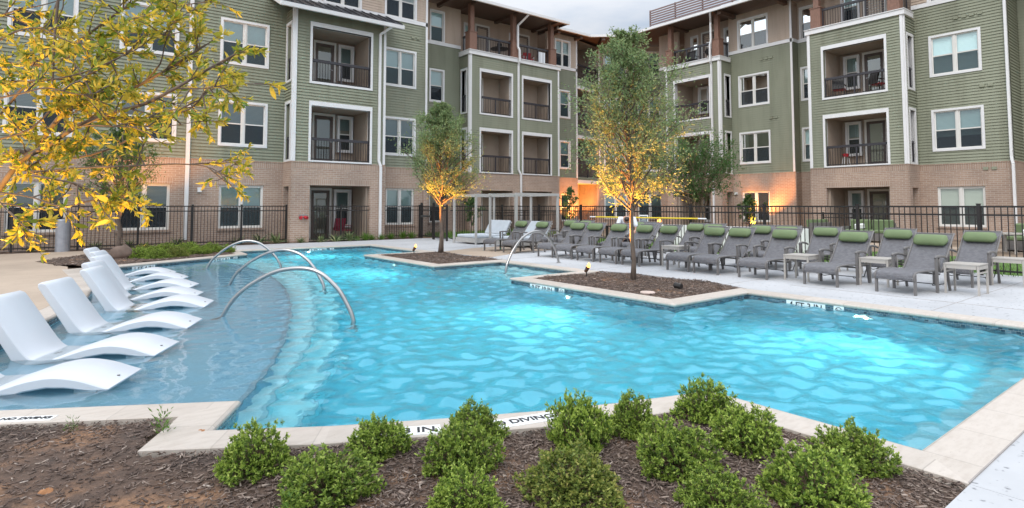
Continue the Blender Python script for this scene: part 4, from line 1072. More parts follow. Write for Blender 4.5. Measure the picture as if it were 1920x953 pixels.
# ---- slatted side tables
def make_table():
    e = empty('side_table', (0,0,0), 0, 'x', 'side table', 'taupe side tables between the chaises')
    s = MB()
    for k in range(6): s.box(-.255+k*.0855,-.255+k*.0855+.082,-.25,.25,.498,.515)
    s.box(-.25,.25,-.24,.24,.488,.4975); s.build('tabletop', MT['table_grey'], e, local=True)
    s = MB()
    for y in (-.235,.235): s.box(-.21,.21,y-.012,y+.012,.43,.487); s.box(-.21,.21,y-.01,y+.01,.36,.385)
    for x in (-.235,.235): s.box(x-.012,x+.012,-.21,.21,.43,.487)
    s.build('apron', MT['table_grey'], e, local=True)
    for x in (-.232,.232):
        for y in (-.232,.232):
            s = MB(); s.box(x-.015,x+.015,y-.015,y+.015,0,.4875); s.build('leg', MT['table_grey'], e, local=True)
    return e
tb = make_table()
for k, (x, y, lab) in enumerate(((12.40,3.21,'taupe side table nearest the camera beside the first front chaise'),(12.38,4.56,'taupe side table between the first and second front chaises'),
    (12.0,5.83,'taupe side table between the second and third front chaises from the right'),(12.2,9.03,'taupe side table beside the trunk of the taller courtyard tree'),
    (14.35,3.02,'taupe side table by the fence at the right edge of the photo'),(14.35,5.78,'small taupe table half hidden between back row chaises'))):
    o = tb if k == 0 else copy_tree(tb); o.location = (x, y, 0); o.rotation_euler = (0,0,math.radians(rr.uniform(-3,3))); o['label'] = lab

# ---- cabana daybeds
def make_cabana():
    e = empty('cabana_daybed', (0,0,0), 0, 'x', 'cabana', 'pale cabanas with daybeds')
    X, Y = 1.0, .78
    for x in (-X,X):
        for y in (-Y,Y):
            s = MB(); s.box(x-.036,x+.036,y-.036,y+.036,0,1.86); s.build('post', MT['perg'], e, local=True)
    s = MB()
    for y in (-Y,Y): s.box(-X-.06,X+.06,y-.03,y+.03,1.862,1.96)
    for x in (-X,-.33,.33,X): s.box(x-.03,x+.03,-Y+.031,Y-.031,1.866,1.95)
    s.build('top_frame', MT['perg'], e, local=True)
    s = MB(); s.box(-X+.05,X-.05,-Y+.05,Y-.05,.06,.24); s.build('platform', MT['perg'], e, local=True)
    s = MB(); s.box(-X+.08,.42,-Y+.08,Y-.08,.243,.36); o = s.build('mattress', MT['mattress'], e, local=True)
    bv = o.modifiers.new('b','BEVEL'); bv.width = .04; bv.segments = 3
    s = MB(); d = Vector((.5,0,.866)); n_ = Vector((-.866,0,.5)); c = Vector((.62,0,.62))
    s.obox(c, d*.32, (0,Y-.1,0), n_*.05); o = s.build('back_cushion', MT['mattress'], e, local=True)
    bv = o.modifiers.new('b','BEVEL'); bv.width = .035; bv.segments = 3
    s = MB()
    for k in range(6): s.obox(c-n_*.075+d*(-.28+k*.11), d*.035, (0,Y-.1,0), n_*.012)
    s.bar((.80,-.5,.85),(.95,-.5,.26),.03,.03); s.bar((.80,.5,.85),(.95,.5,.26),.03,.03); s.build('slatted_back', MT['perg'], e, local=True)
    return e
cb = make_cabana(); cb.location = (13.85,19.5,0); cb['label'] = 'pale timber cabana daybed farther from the camera, behind the left tree'
o = copy_tree(cb); o.location = (13.95,17.15,0); o['label'] = 'pale timber cabana daybed nearer the camera, behind the first chaises'

# ---- stainless grab rails
def rail(pts, label, kind='arched'):
    e = empty('grab_rail', (pts[0][0],pts[0][1],pts[0][2]), 0, label, 'handrail', 'stainless pool handrails')
    s = MB(); s.tube(smooth_line3(pts, 8), .030, 12); s.build('rail_tube', MT['steel'], e, smooth=True)
    s = MB()
    for p in (pts[0], pts[-1]): s.lathe([(.055,-.006),(.055,.012),(.03,.02)], p, 12)
    s.build('base_flange', MT['steel'], e, smooth=False)
    return e
def smooth_line3(P, m=6):
    out = []
    for k in range(len(P)-1):
        p0, p1, p2, p3 = [Vector(P[max(0, min(len(P)-1, q))]) for q in (k-1, k, k+1, k+2)]
        for i in range(m):
            t = i/m; out.append(.5*((2*p1)+(-p0+p2)*t+(2*p0-5*p1+4*p2-p3)*t*t+(-p0+3*p1-3*p2+p3)*t**3))
    out.append(Vector(P[-1])); return out
def arch(a, b, za, zb, prof, label):
    a, b = Vector(a), Vector(b); L = (b-a).length; d = (b-a)/L
    pts = [(a.x,a.y,za)]+[(*(a+d*l), z) for l, z in prof]+[(b.x,b.y,-.12),(b.x,b.y,zb)]
    rail(pts, label)
arch((1.90,9.43),(3.35,7.87),-.33,-.60,[(.23,.08),(.44,.29),(.66,.43),(.90,.545),(1.13,.60),(1.40,.61),(1.62,.55),(1.82,.40),(1.97,.22)], 'stainless arched handrail nearest the camera over the pool steps')
arch((2.79,13.05),(4.22,11.36),-.33,-.60,[(.22,.07),(.42,.26),(.66,.42),(.95,.55),(1.25,.62),(1.5,.60),(1.72,.52),(1.92,.36),(2.08,.15)], 'stainless arched handrail in the middle over the pool steps')
arch((3.06,16.75),(4.66,15.62),-.33,-.60,[(.2,.08),(.4,.28),(.62,.44),(.88,.56),(1.11,.60),(1.35,.56),(1.55,.45),(1.74,.28),(1.88,.1)], 'stainless arched handrail farthest away beside the shrub bed')
rail([(8.70,11.39,-.86),(8.70,11.39,-.10),(8.79,11.40,.17),(8.95,11.41,.42),(9.2,11.42,.67),(9.45,11.44,.80),(9.70,11.45,.85),(9.95,11.46,.80),(10.18,11.47,.64),(10.38,11.48,.38),(10.50,11.50,.12),(10.53,11.50,.006)], 'stainless curved handrail on the entry steps between the two tree planters')

# ---- iron fences
def fence(a, b, label, n_panels, h=1.5, posts=True, name='iron_fence', z0=0.0, pitch=.112, endposts=(True,True)):
    a, b = Vector((a[0],a[1],z0)), Vector((b[0],b[1],z0)); d = (b-a); L = d.length; d.normalize(); nn = Vector((-d.y,d.x,0))
    e = empty(name, a, 0, label, 'fence', 'black iron pool fence')
    s = MB()
    for z in (h-.02, h-.20, .12): s.obox((a+b)/2+Vector((0,0,z)), d*L/2, nn*.016, (0,0,.019))
    s.build('rails', MT['black'], e)
    s = MB(); n_ = int(L/pitch)
    for k in range(1, n_): s.obox(a+d*(L*k/n_)+Vector((0,0,(h-.04)/2+.03)), d*.0085, nn*.0085, (0,0,(h-.09)/2))
    s.build('pickets', MT['black'], e)
    for k in range(n_panels+1):
        if (k == 0 and not endposts[0]) or (k == n_panels and not endposts[1]): continue
        p = a+d*(L*k/n_panels); s = MB(); s.obox(p+Vector((0,0,h/2+.015)), d*.033, nn*.033, (0,0,h/2+.015)); s.obox(p+Vector((0,0,h+.038)), d*.04, nn*.04, (0,0,.009)); s.build('post', MT['black'], e)
    return e
fence((-9.6,24.75),(7.55,24.75), 'long black iron fence on the left in front of the brick wall', 10)
fence((8.42,24.30),(10.98,24.30), 'short black iron fence closing the brick patio opening', 2, endposts=(False,False))
fence((11.76,24.6),(13.65,24.6), 'black iron fence section left of the gate', 1)
fence((13.42,22.85),(13.2,21.4), 'black iron fence section right of the gate behind the left tree', 1)
fence((13.28,21.25),(15.87,21.05), 'black iron fence behind the farther cabana', 1, endposts=(False,True))
fence((15.87,20.95),(15.87,-3.5), 'long black iron fence on the right behind the chaises', 10, endposts=(False,True))
fence((28.9,10.3),(28.9,12.95), 'low black iron fence enclosing the ground floor patio on the right', 1, h=1.15)
fence((19.0,26.4),(24.0,26.4), 'low black iron fence enclosing the ground floor patio behind the cabanas', 2, h=1.15)
g0, g1 = Vector((13.63,24.35,0)), Vector((13.45,22.95,0)); gd = (g1-g0).normalized(); gn = Vector((-gd.y,gd.x,0))
e = empty('pool_gate', g0, 0, 'black iron gate with grey crossbar left of the left tree', 'gate')
s = MB()
for z in (1.48,1.30,.12): s.obox((g0+g1)/2+Vector((0,0,z)), gd*.68, gn*.016, (0,0,.02))
for k in range(12): s.obox(g0+gd*(.05+1.30*k/11)+Vector((0,0,.8)), gd*.008, gn*.009, (0,0,.69))
s.build('gate_panel', MT['black'], e)
for p in (g0, g1):
    s = MB(); s.obox(p+Vector((0,0,.82)), gd*.045, gn*.045, (0,0,.82)); s.build('post', MT['black'], e)
s = MB(); s.obox((g0+g1)/2+Vector((0,0,1.02))-gn*.06, gd*.60, gn*.03, (0,0,.045)); s.build('crossbar', MT['steel'], e)
s = MB(); s.obox(g1-gd*.15+Vector((0,0,.95))-gn*.05, gd*.05, gn*.03, (0,0,.13)); s.build('latch_box', MT['black'], e)

# ---- landscape lamps
def lamp(loc, label, aim, power, color=(1,.50,.13), ang=75, size=.05, r=1.0):
    e = empty('landscape_light', loc, 0, label, 'landscape light', 'small uplights in the planting')
    a = (Vector(aim)-Vector(loc)).normalized(); c = Vector((0,0,.15))
    s = MB(); s.tube([(0,0,-.08),(0,0,.12)], .012, 6); s.build('stake', MT['black'], e, local=True)
    s = MB(); s.tube([c-a*.05, c+a*.09], [.036,.045], 12, cap=False); s.tube([c-a*.06, c-a*.05], [.02,.036], 12); s.build('housing', simple('bronze', (.10,.05,.03), .5), e, local=True)
    s = MB(); s.tube([c+a*.07, c+a*.078], .042, 12); s.build('lens', emit('lamp_glow', (1,.40,.09), 5), e, local=True)
    s = MB(); s.lathe([(.001,-.04),(.03,-.025),(.036,0),(.03,.03),(.012,.06),(.001,.075)], c+a*.11, 10); s.build('bulb', emit('bulb_glow', (1,.42,.09), 3.2), e, local=True, smooth=True)
    l = bpy.data.lights.new('uplight', 'SPOT'); l.energy = power; l.color = color; l.spot_size = math.radians(ang); l.spot_blend = .6; l.shadow_soft_size = size
    lo = bpy.data.objects.new('lamp_light', l); C.objects.link(lo); lo.parent = e; lo.location = c+a*.21; lo.rotation_euler = a.to_track_quat('-Z','Y').to_euler()
    return e
lamp((9.05,9.0,-.02), 'glowing uplight in front of the taller courtyard tree', (9.2,6.9,3.0), 2600, color=(1,.37,.055), ang=62)
lamp((9.0,16.55,-.02), 'glowing uplight at the foot of the smaller courtyard tree on the left', (9.95,15.2,2.7), 2200, color=(1,.37,.055), ang=58)
lamp((2.35,22.0,-.03), 'glowing uplight beside the boulder and the far left tree', (2.5,23.4,2.2), 900, color=(1,.43,.08), ang=70)
lamp((-.85,3.25,-.05), 'uplight below the near yellow tree outside the photo', (0,2.85,1.95), 470, color=(1,.50,.10), ang=110)
lamp((30.05,17.3,0), 'small uplight under the lit bush by the right brick wall', (31.2,17.0,2.6), 1300, color=(1,.36,.08), ang=85)
lamp((29.2,28.2,0), 'small uplight at the warm breezeway door', (28.6,29.5,2.2), 1100, color=(1,.36,.07), ang=100)
lamp((26.6,27.0,0), 'small uplight washing the brick beside the breezeway', (26.7,28.0,2.4), 1100, color=(1,.36,.07), ang=100)
lamp((16.6,17.9,0), 'small uplight at the sapling trunk behind the cabana', (16.9,17.9,1.6), 120, ang=80)
e = empty('light_canister', (9.01,6.62,-.01), 0, 'unlit black light canister lying on the planter mulch', 'landscape light')
s = MB(); s.tube([(0,-.06,.05),(0,.08,.06)], [.05,.055], 12); s.build('housing', MT['black'], e, local=True); s = MB(); s.tube([(0,0,0),(0,0,.05)], .012, 6); s.build('stake', MT['black'], e, local=True)
# pool lights
def pool_light(loc, n, label, power, tgt):
    e = empty('pool_light', loc, 0, label, 'pool light', 'underwater pool lights'); n = Vector(n); o = Vector(loc)
    s = MB(); s.tube([o-n*.01, o+n*.02], .135, 20); s.build('bezel', MT['steel'], e)
    s = MB(); s.tube([o+n*.0205, o+n*.03], .11, 20); s.build('lens', emit('pool_lens', (.85,1,.95), 1.1), e)
    l = bpy.data.lights.new('pool_spot', 'SPOT'); l.energy = power; l.color = (.86,1,.92); l.spot_size = math.radians(150); l.spot_blend = .9; l.shadow_soft_size = .025
    lo = bpy.data.objects.new('lamp_light', l); C.objects.link(lo); lo.parent = e; lo.location = n*.05; lo.rotation_euler = (Vector(tgt)-o).to_track_quat('-Z','Y').to_euler()
pool_light((9.58,3.75,-.42), (-1,0,0), 'glowing underwater light in the long back wall near the right', 190, (5.2,3.2,-1.2))
pool_light((7.53,7.95,-.42), (-1,0,0), 'glowing underwater light below the taller tree planter', 190, (4.0,7.4,-1.5))
pool_light((7.53,14.9,-.42), (-1,0,0), 'glowing underwater light below the left tree planter', 200, (4.2,14.4,-1.5))
pool_light((7.2,21.10,-.42), (0,-1,0), 'glowing underwater light in the far end wall', 200, (7.0,17.5,-1.5))

# ---- pole, sign, lantern, bin, stones
e = empty('skimmer_pole', (15.79,13.0,1.09), 0, 'long yellow pool pole hung along the fence behind the chaises', 'pole')
s = MB(); s.tube([(15.79,15.2,1.09),(15.79,10.85,1.10)], .024, 8); s.build('pole_tube', MT['yellow'], e)
s = MB(); s.tube([(15.79,15.5,1.09),(15.79,15.21,1.09)], .019, 8); s.tube([(15.79,10.84,1.10),(15.79,10.55,1.10)], .022, 8); s.build('pole_tip', MT['white'], e)
s = MB()
for y in (14.6,11.2): s.bar((15.86,y,1.06),(15.76,y,1.06),.02,.02)
s.build('hooks', MT['steel'], e)
e = empty('rules_sign', (15.80,12.98,1.05), 0, 'small dark sign with pale lines on the fence below the yellow pole', 'sign')
s = MB(); s.box(15.79,15.81,12.80,13.16,.93,1.19); s.build('sign_board', MT['white'], e)
s = MB(); s.box(15.785,15.7895,12.83,13.13,.95,1.15); s.build('sign_panel', MT['bluegrey'], e)
s = MB()
for k in range(4): s.box(15.7815,15.7845,12.86,13.10-.04*(k % 2),.98+k*.042,.993+k*.042)
s.build('text_lines', MT['markwhite'], e)
e = empty('lantern', (16.6,12.95,0), 0, 'small lantern glowing orange beyond the fence', 'lantern')
s = MB(); s.tube([(0,0,0),(0,0,.78)], .03, 8); s.build('stand', MT['black'], e, local=True)
s = MB(); s.lathe([(.05,.80),(.075,.84),(.075,1.0),(.05,1.04)], (0,0,0), 10); s.build('glow_globe', emit('lantern_glow', (1,.42,.08), 4), e, local=True)
s = MB(); s.lathe([(.09,1.04),(.03,1.10),(.005,1.14)], (0,0,0), 10); s.build('cap', MT['black'], e, local=True)
e = empty('utility_bollard', (.28,24.35,0), 0, 'plain grey cylindrical bollard in front of the left fence', 'bollard')
s = MB(); s.lathe([(.20,0),(.20,1.02),(.185,1.05),(.02,1.06)], (0,0,0), 24); s.build('shaft', simple('galvanised', (.30,.31,.34), .4, metal=.3), e, local=True, smooth=False)
s = MB(); s.lathe([(.03,1.055),(.03,1.11)], (0,0,0), 10); s.build('cap_knob', MT['frame_grey'], e, local=True)
def rock(loc, r, label, seed, flat=.8):
    rg = random.Random(seed); s = MB(); n, mm = 14, 9
    ph = [rg.uniform(0,6) for _ in range(6)]
    for i in range(mm+1):
        t = PI*i/mm
        for jj in range(n):
            a = 2*PI*jj/n; k = 1+.10*math.sin(2*a+ph[0]+t)+.07*math.sin(3*a+ph[1]-2*t)+.05*math.sin(5*t+ph[2]+a)
            s.v.append((r*k*math.sin(t)*math.cos(a), r*k*math.sin(t)*math.sin(a), r*flat*(k*math.cos(t)+.75)))
    for i in range(mm):
        for jj in range(n):
            a, b = i*n+jj, i*n+(jj+1) % n; s.f.append((a,a+n,b+n,b)); s.uv.append([(0,0)]*4); s.m.append(0)
    o = s.build('boulder', MT['rock'], None, smooth=True); o.location = loc; return tag(o, label, 'rock')
rock((1.6,20.1,-.05), .30, 'rounded brown boulder at the corner of the shrub bed', 2)
for loc, lab in (((8.15,6.63,-.012),'round tan valve lid in the mulch below the taller tree'),((3.74,1.93,-.05),'round pinkish valve lid among the front shrubs')):
    s = MB(); s.lathe([(.13,0),(.13,.022),(.115,.03),(.02,.034)], (0,0,0), 24); o = s.build('valve_lid', MT['clay'], None); o.location = loc; tag(o, lab, 'valve lid')

# ---- balcony and patio furniture
def chair(loc, rz, mat, label, cush=None, frame='black'):
    e = empty('patio_chair', loc, rz, label, 'chair', 'chairs on the balconies')
    s = MB(); s.box(-.26,.26,-.25,.25,.38,.42); s.build('seat', MT[cush or mat], e, local=True)
    s = MB(); s.obox((0,.29,.66),(.26,0,0),(0,.03,.006),(0,-.06,.26)); s.build('backrest', MT[mat], e, local=True)
    for x in (-.25,.25):
        for y in (-.22,.24):
            s = MB(); s.bar((x,y,0),(x,y,.38 if y > 0 else .58),.03,.03); s.build('leg', MT[frame], e, local=True)
        s = MB(); s.bar((x,-.24,.59),(x,.28,.60),.05,.03); s.build('armrest', MT[mat], e, local=True)
chair((22.0,27.5,10.06), .5, 'red', 'red metal armchair on the left terrace next to the downspout', frame='white')
chair((22.8,27.55,10.06), -.3, 'red', 'red metal armchair on the left terrace right of the other red one', frame='white')
chair((30.0,12.5,6.73), PI/2+.2, 'black', 'dark chair with red cushion at the left of the upper right balcony', 'red')
chair((30.0,10.75,6.73), PI/2-.5, 'black', 'dark chair with red cushion at the right of the upper right balcony', 'red')
chair((30.9,21.3,10.06), PI/2, 'black', 'dark armchair on the right terrace behind the railing')
chair((10.1,25.0,.02), .2, 'maroon', 'maroon covered armchair on the brick patio behind the short fence')
e = empty('terrace_table', (20.6,27.6,10.06), 0, 'round dark table with folded umbrella top on the left terrace', 'table')
s = MB(); s.lathe([(.02,.72),(.55,.74),(.55,.77),(.02,.78)], (0,0,0), 18); s.build('tabletop', MT['black'], e, local=True)
s = MB(); s.lathe([(.22,0),(.22,.03),(.035,.05),(.035,.73)], (0,0,0), 12); s.build('pedestal', MT['black'], e, local=True)
s = MB(); s.lathe([(.14,.781),(.16,1.05),(.05,1.12)], (0,0,0), 10); s.build('planter_bowl', MT['black'], e, local=True)
e = empty('kettle_grill', (31.0,20.3,10.06), 0, 'black kettle grill on the right terrace', 'grill')
s = MB(); s.lathe([(.02,.55),(.2,.6),(.27,.75),(.2,.92),(.03,.98)], (0,0,0), 14); s.build('bowl', MT['black'], e, local=True, smooth=True)
for k in range(3):
    s = MB(); s.bar((.12*math.cos(k*2.1),.12*math.sin(k*2.1),.6),(.26*math.cos(k*2.1),.26*math.sin(k*2.1),0),.025,.025); s.build('leg', MT['black'], e, local=True)
s = MB(); s.lathe([(.12,0),(.16,.26),(.15,.27),(.11,.02)], (0,0,0), 14); o = s.build('flower_pot', MT['teal'], None); o.location = (30.75,21.9,10.05); tag(o, 'teal flower pot on the right terrace behind the railing', 'flower pot')
e = empty('plant_stand', (30.1,12.35,3.41), 0, 'small wire plant stand with red flowers on the lower right balcony', 'plant stand')
s = MB(); s.lathe([(.13,.45),(.16,.60),(.02,.61)], (0,0,0), 10); s.build('flower_bowl', MT['red'], e, local=True)
s = MB()
for k in range(4): s.bar((.2*math.cos(k*1.57),.2*math.sin(k*1.57),0),(.12*math.cos(k*1.57),.12*math.sin(k*1.57),.46),.018,.018)
s.build('wire_legs', MT['white'], e, local=True)
def sofa(loc, rz, L, label):
    e = empty('patio_sofa', loc, rz, label, 'sofa', 'wicker sofas beyond the fence')
    s = MB(); s.box(-L/2,L/2,-.4,.4,.06,.36); s.build('wicker_base', MT['frame_grey'], e, local=True)
    s = MB(); s.box(-L/2,L/2,.28,.42,.362,.78); s.build('wicker_back', MT['frame_grey'], e, local=True)
    for x in (-L/2-.05,L/2+.05):
        s = MB(); s.box(x-.05,x+.05,-.42,.42,.0,.62); s.build('armrest', MT['frame_grey'], e, local=True)
    for k in range(2):
        x = -L/4+k*L/2
        s = MB(); s.box(x-L/4+.02,x+L/4-.02,-.40,.26,.365,.50); o = s.build('seat_cushion', MT['pillow'], e, local=True); o.modifiers.new('b','BEVEL').width = .03
        s = MB(); s.obox((x,.20,.70),(L/4-.03,0,0),(0,.07,.01),(0,-.02,.21)); o = s.build('back_cushion', MT['pillow'], e, local=True); o.modifiers.new('b','BEVEL').width = .03
    s = MB(); s.obox((-L/4,.06,.62),(.2,0,.02),(0,.05,.01),(0,-.03,.11)); o = s.build('throw_pillow', MT['white'], e, local=True); o.modifiers.new('b','BEVEL').width = .03
sofa((26.0,12.1,0), PI, 1.8, 'wicker sofa with green cushions seen end-on beyond the fence')
sofa((27.2,10.3,0), -PI/2, 1.7, 'wicker sofa with green cushions and white pillow facing the pool')
sofa((25.0,4.3,0), -PI/2-.2, 1.9, 'wicker sofa with green cushions at the right edge beyond the fence')
e = empty('patio_table', (23.9,5.0,0), -.2, 'pale patio table in front of the right edge sofa', 'table')
s = MB(); s.box(-.45,.45,-.35,.35,.60,.64); s.build('tabletop', MT['table_grey'], e, local=True)
for x in (-.4,.4):
    for y in (-.3,.3): s = MB(); s.box(x-.025,x+.025,y-.025,y+.025,0,.598); s.build('leg', MT['table_grey'], e, local=True)
e = empty('dark_patio_table', (17.2,15.2,0), 0, 'dark patio table beyond the fence beside the person', 'table')
s = MB(); s.box(-.5,.5,-.4,.4,.70,.74); s.build('tabletop', MT['black'], e, local=True)
for x in (-.45,.45):
    for y in (-.35,.35): s = MB(); s.box(x-.03,x+.03,y-.03,y+.03,0,.698); s.build('leg', MT['black'], e, local=True)
s = MB(); s.box(19.2,19.5,9.2,15.2,-.03,.75); o = s.build('white_garden_wall', MT['white'], None); tag(o, 'low white rendered wall beyond the fence behind the yellow pole', 'garden wall')

# ---- person sitting bent forward on a chaise
def skin_mesh(name, verts, edges, radii, mat, parent=None, sub=2, root=0):
    me = bpy.data.meshes.new(name); me.from_pydata(verts, edges, []); me.materials.append(mat)
    o = bpy.data.objects.new(name, me); C.objects.link(o)
    m = o.modifiers.new('skin','SKIN'); m.use_smooth_shade = True
    for k, r in enumerate(radii): me.skin_vertices[0].data[k].radius = (r, r) if not isinstance(r, tuple) else r
    me.skin_vertices[0].data[root].use_root = True
    o.modifiers.new('sub','SUBSURF').levels = sub; o.modifiers['sub'].render_levels = sub
    if parent is not None: o.parent = parent
    return o
# faces -x (local); seated on the edge of the chaise, elbows on the knees, head hanging
pv = [(0,0,.50),(-.03,0,.70),(-.10,0,.92),(-.22,0,1.08),(-.32,0,1.09),(-.41,0,1.03),(-.48,0,.94),
      (0,.11,.47),(-.42,.16,.46),(-.40,.17,.06),(-.54,.18,.035), (0,-.11,.47),(-.42,-.16,.46),(-.40,-.17,.06),(-.54,-.18,.035),
      (-.21,.20,1.05),(-.30,.27,.74),(-.48,.12,.57),(-.55,.08,.52), (-.21,-.20,1.05),(-.30,-.27,.74),(-.48,-.12,.57),(-.55,-.08,.52)]
pe = [(0,1),(1,2),(2,3),(3,4),(4,5),(5,6),(0,7),(7,8),(8,9),(9,10),(0,11),(11,12),(12,13),(13,14),(3,15),(15,16),(16,17),(17,18),(3,19),(19,20),(20,21),(21,22)]
pr = [.13,.13,.14,.13,.06,.085,.075,.09,.065,.045,.035,.09,.065,.045,.035,.06,.045,.034,.03,.06,.045,.034,.03]
for sgn, base in ((1,18),(-1,22)):
    for q, (dx, dy, dz, ln) in enumerate(((-.05,.035,-.02,.9),(-.07,.02,-.03,1),(-.075,.0,-.035,1.05),(-.068,-.018,-.035,.95),(-.03,-.04,.0,.8))):
        b = pv[base]; i = len(pv); dy *= sgn
        pv += [(b[0]+dx*.6, b[1]+dy, b[2]+dz*.4), (b[0]+dx*1.1*ln, b[1]+dy*1.1, b[2]+dz*1.6)]; pe += [(base,i),(i,i+1)]; pr += [.0095,.0085]
person = skin_mesh('person', pv, pe, pr, MT['skin'])
person.location = (14.42,12.52,-.03); person.rotation_euler = (0,0,math.radians(40)); person.scale = (1.06,)*3; tag(person, 'person in white shirt sitting bent forward behind the taller tree trunk', 'person')
skin_mesh('shirt', [(.02,0,.50),(-.03,0,.70),(-.10,0,.92),(-.215,0,1.095),(-.21,.20,1.06),(-.29,.27,.80),(-.21,-.20,1.06),(-.29,-.27,.80)], [(0,1),(1,2),(2,3),(3,4),(4,5),(3,6),(6,7)], [.165,.16,.17,.145,.085,.075,.085,.075], MT['shirt'], person)
skin_mesh('shorts', [(.01,0,.49),(0,.11,.475),(-.34,.15,.465),(0,-.11,.475),(-.34,-.15,.465)], [(0,1),(1,2),(0,3),(3,4)], [.15,.11,.085,.11,.085], MT['shorts'], person)
skin_mesh('hair', [(-.40,0,1.09),(-.47,0,1.05),(-.51,0,.98)], [(0,1),(1,2)], [.075,.085,.06], MT['hair'], person)
o = MB()
for sgn in (1,-1): o.lathe([(.004,-.01),(.012,0),(.004,.01)], (-.535,.03*sgn,.96), 8)
o.build('eyes', MT['lettering'], person, local=True)
o = MB(); o.tube([(-.545,0,.94),(-.565,0,.915)], [.012,.015], 6); o.build('nose', MT['skin'], person, local=True)

# ================================================================== PLANTS
def leaf_arrays(P, D, L, Wd, rg, up=None, cup=.25, droop=.15):
    n = len(P); P = np.asarray(P, float); D = np.asarray(D, float); D /= np.linalg.norm(D, axis=1, keepdims=True)+1e-9
    R = rg.normal(size=(n,3)) if up is None else np.tile(np.array(up, float), (n,1)) + rg.normal(size=(n,3))*.45
    S = np.cross(D, R); S /= np.linalg.norm(S, axis=1, keepdims=True)+1e-9
    N = np.cross(S, D)
    L = np.asarray(L)[:,None]; Wd = np.asarray(Wd)[:,None]
    v = np.empty((n,4,3)); v[:,0] = P
    v[:,1] = P + D*L*.48 + S*Wd*.5 + N*Wd*cup
    v[:,2] = P + D*L - N*L*droop
    v[:,3] = P + D*L*.48 - S*Wd*.5 + N*Wd*cup
    return v.reshape(-1,3), np.arange(n*4).reshape(-1,4)
def leaf6(P, D, L, Wd, rg):
    n = len(P); P = np.asarray(P, float); D = unit(np.asarray(D, float)); R = rg.normal(size=(n,3)); S = unit(np.cross(D, R)); N = np.cross(S, D)
    L = np.asarray(L)[:,None]; Wd = np.asarray(Wd)[:,None]; c = rg.uniform(-.05,.30,(n,1))
    v = np.empty((n,6,3)); v[:,0] = P
    v[:,1] = P+D*L*.30+S*Wd*.42+N*Wd*.22; v[:,2] = P+D*L*.68+S*Wd*.44+N*(Wd*.22-L*c*.45); v[:,3] = P+D*L-N*L*c
    v[:,4] = P+D*L*.68-S*Wd*.44+N*(Wd*.22-L*c*.45); v[:,5] = P+D*L*.30-S*Wd*.42+N*Wd*.22
    return v.reshape(-1,3), np.arange(n*6).reshape(-1,6)
def unit(v): return v/(np.linalg.norm(v, axis=-1, keepdims=True)+1e-9)

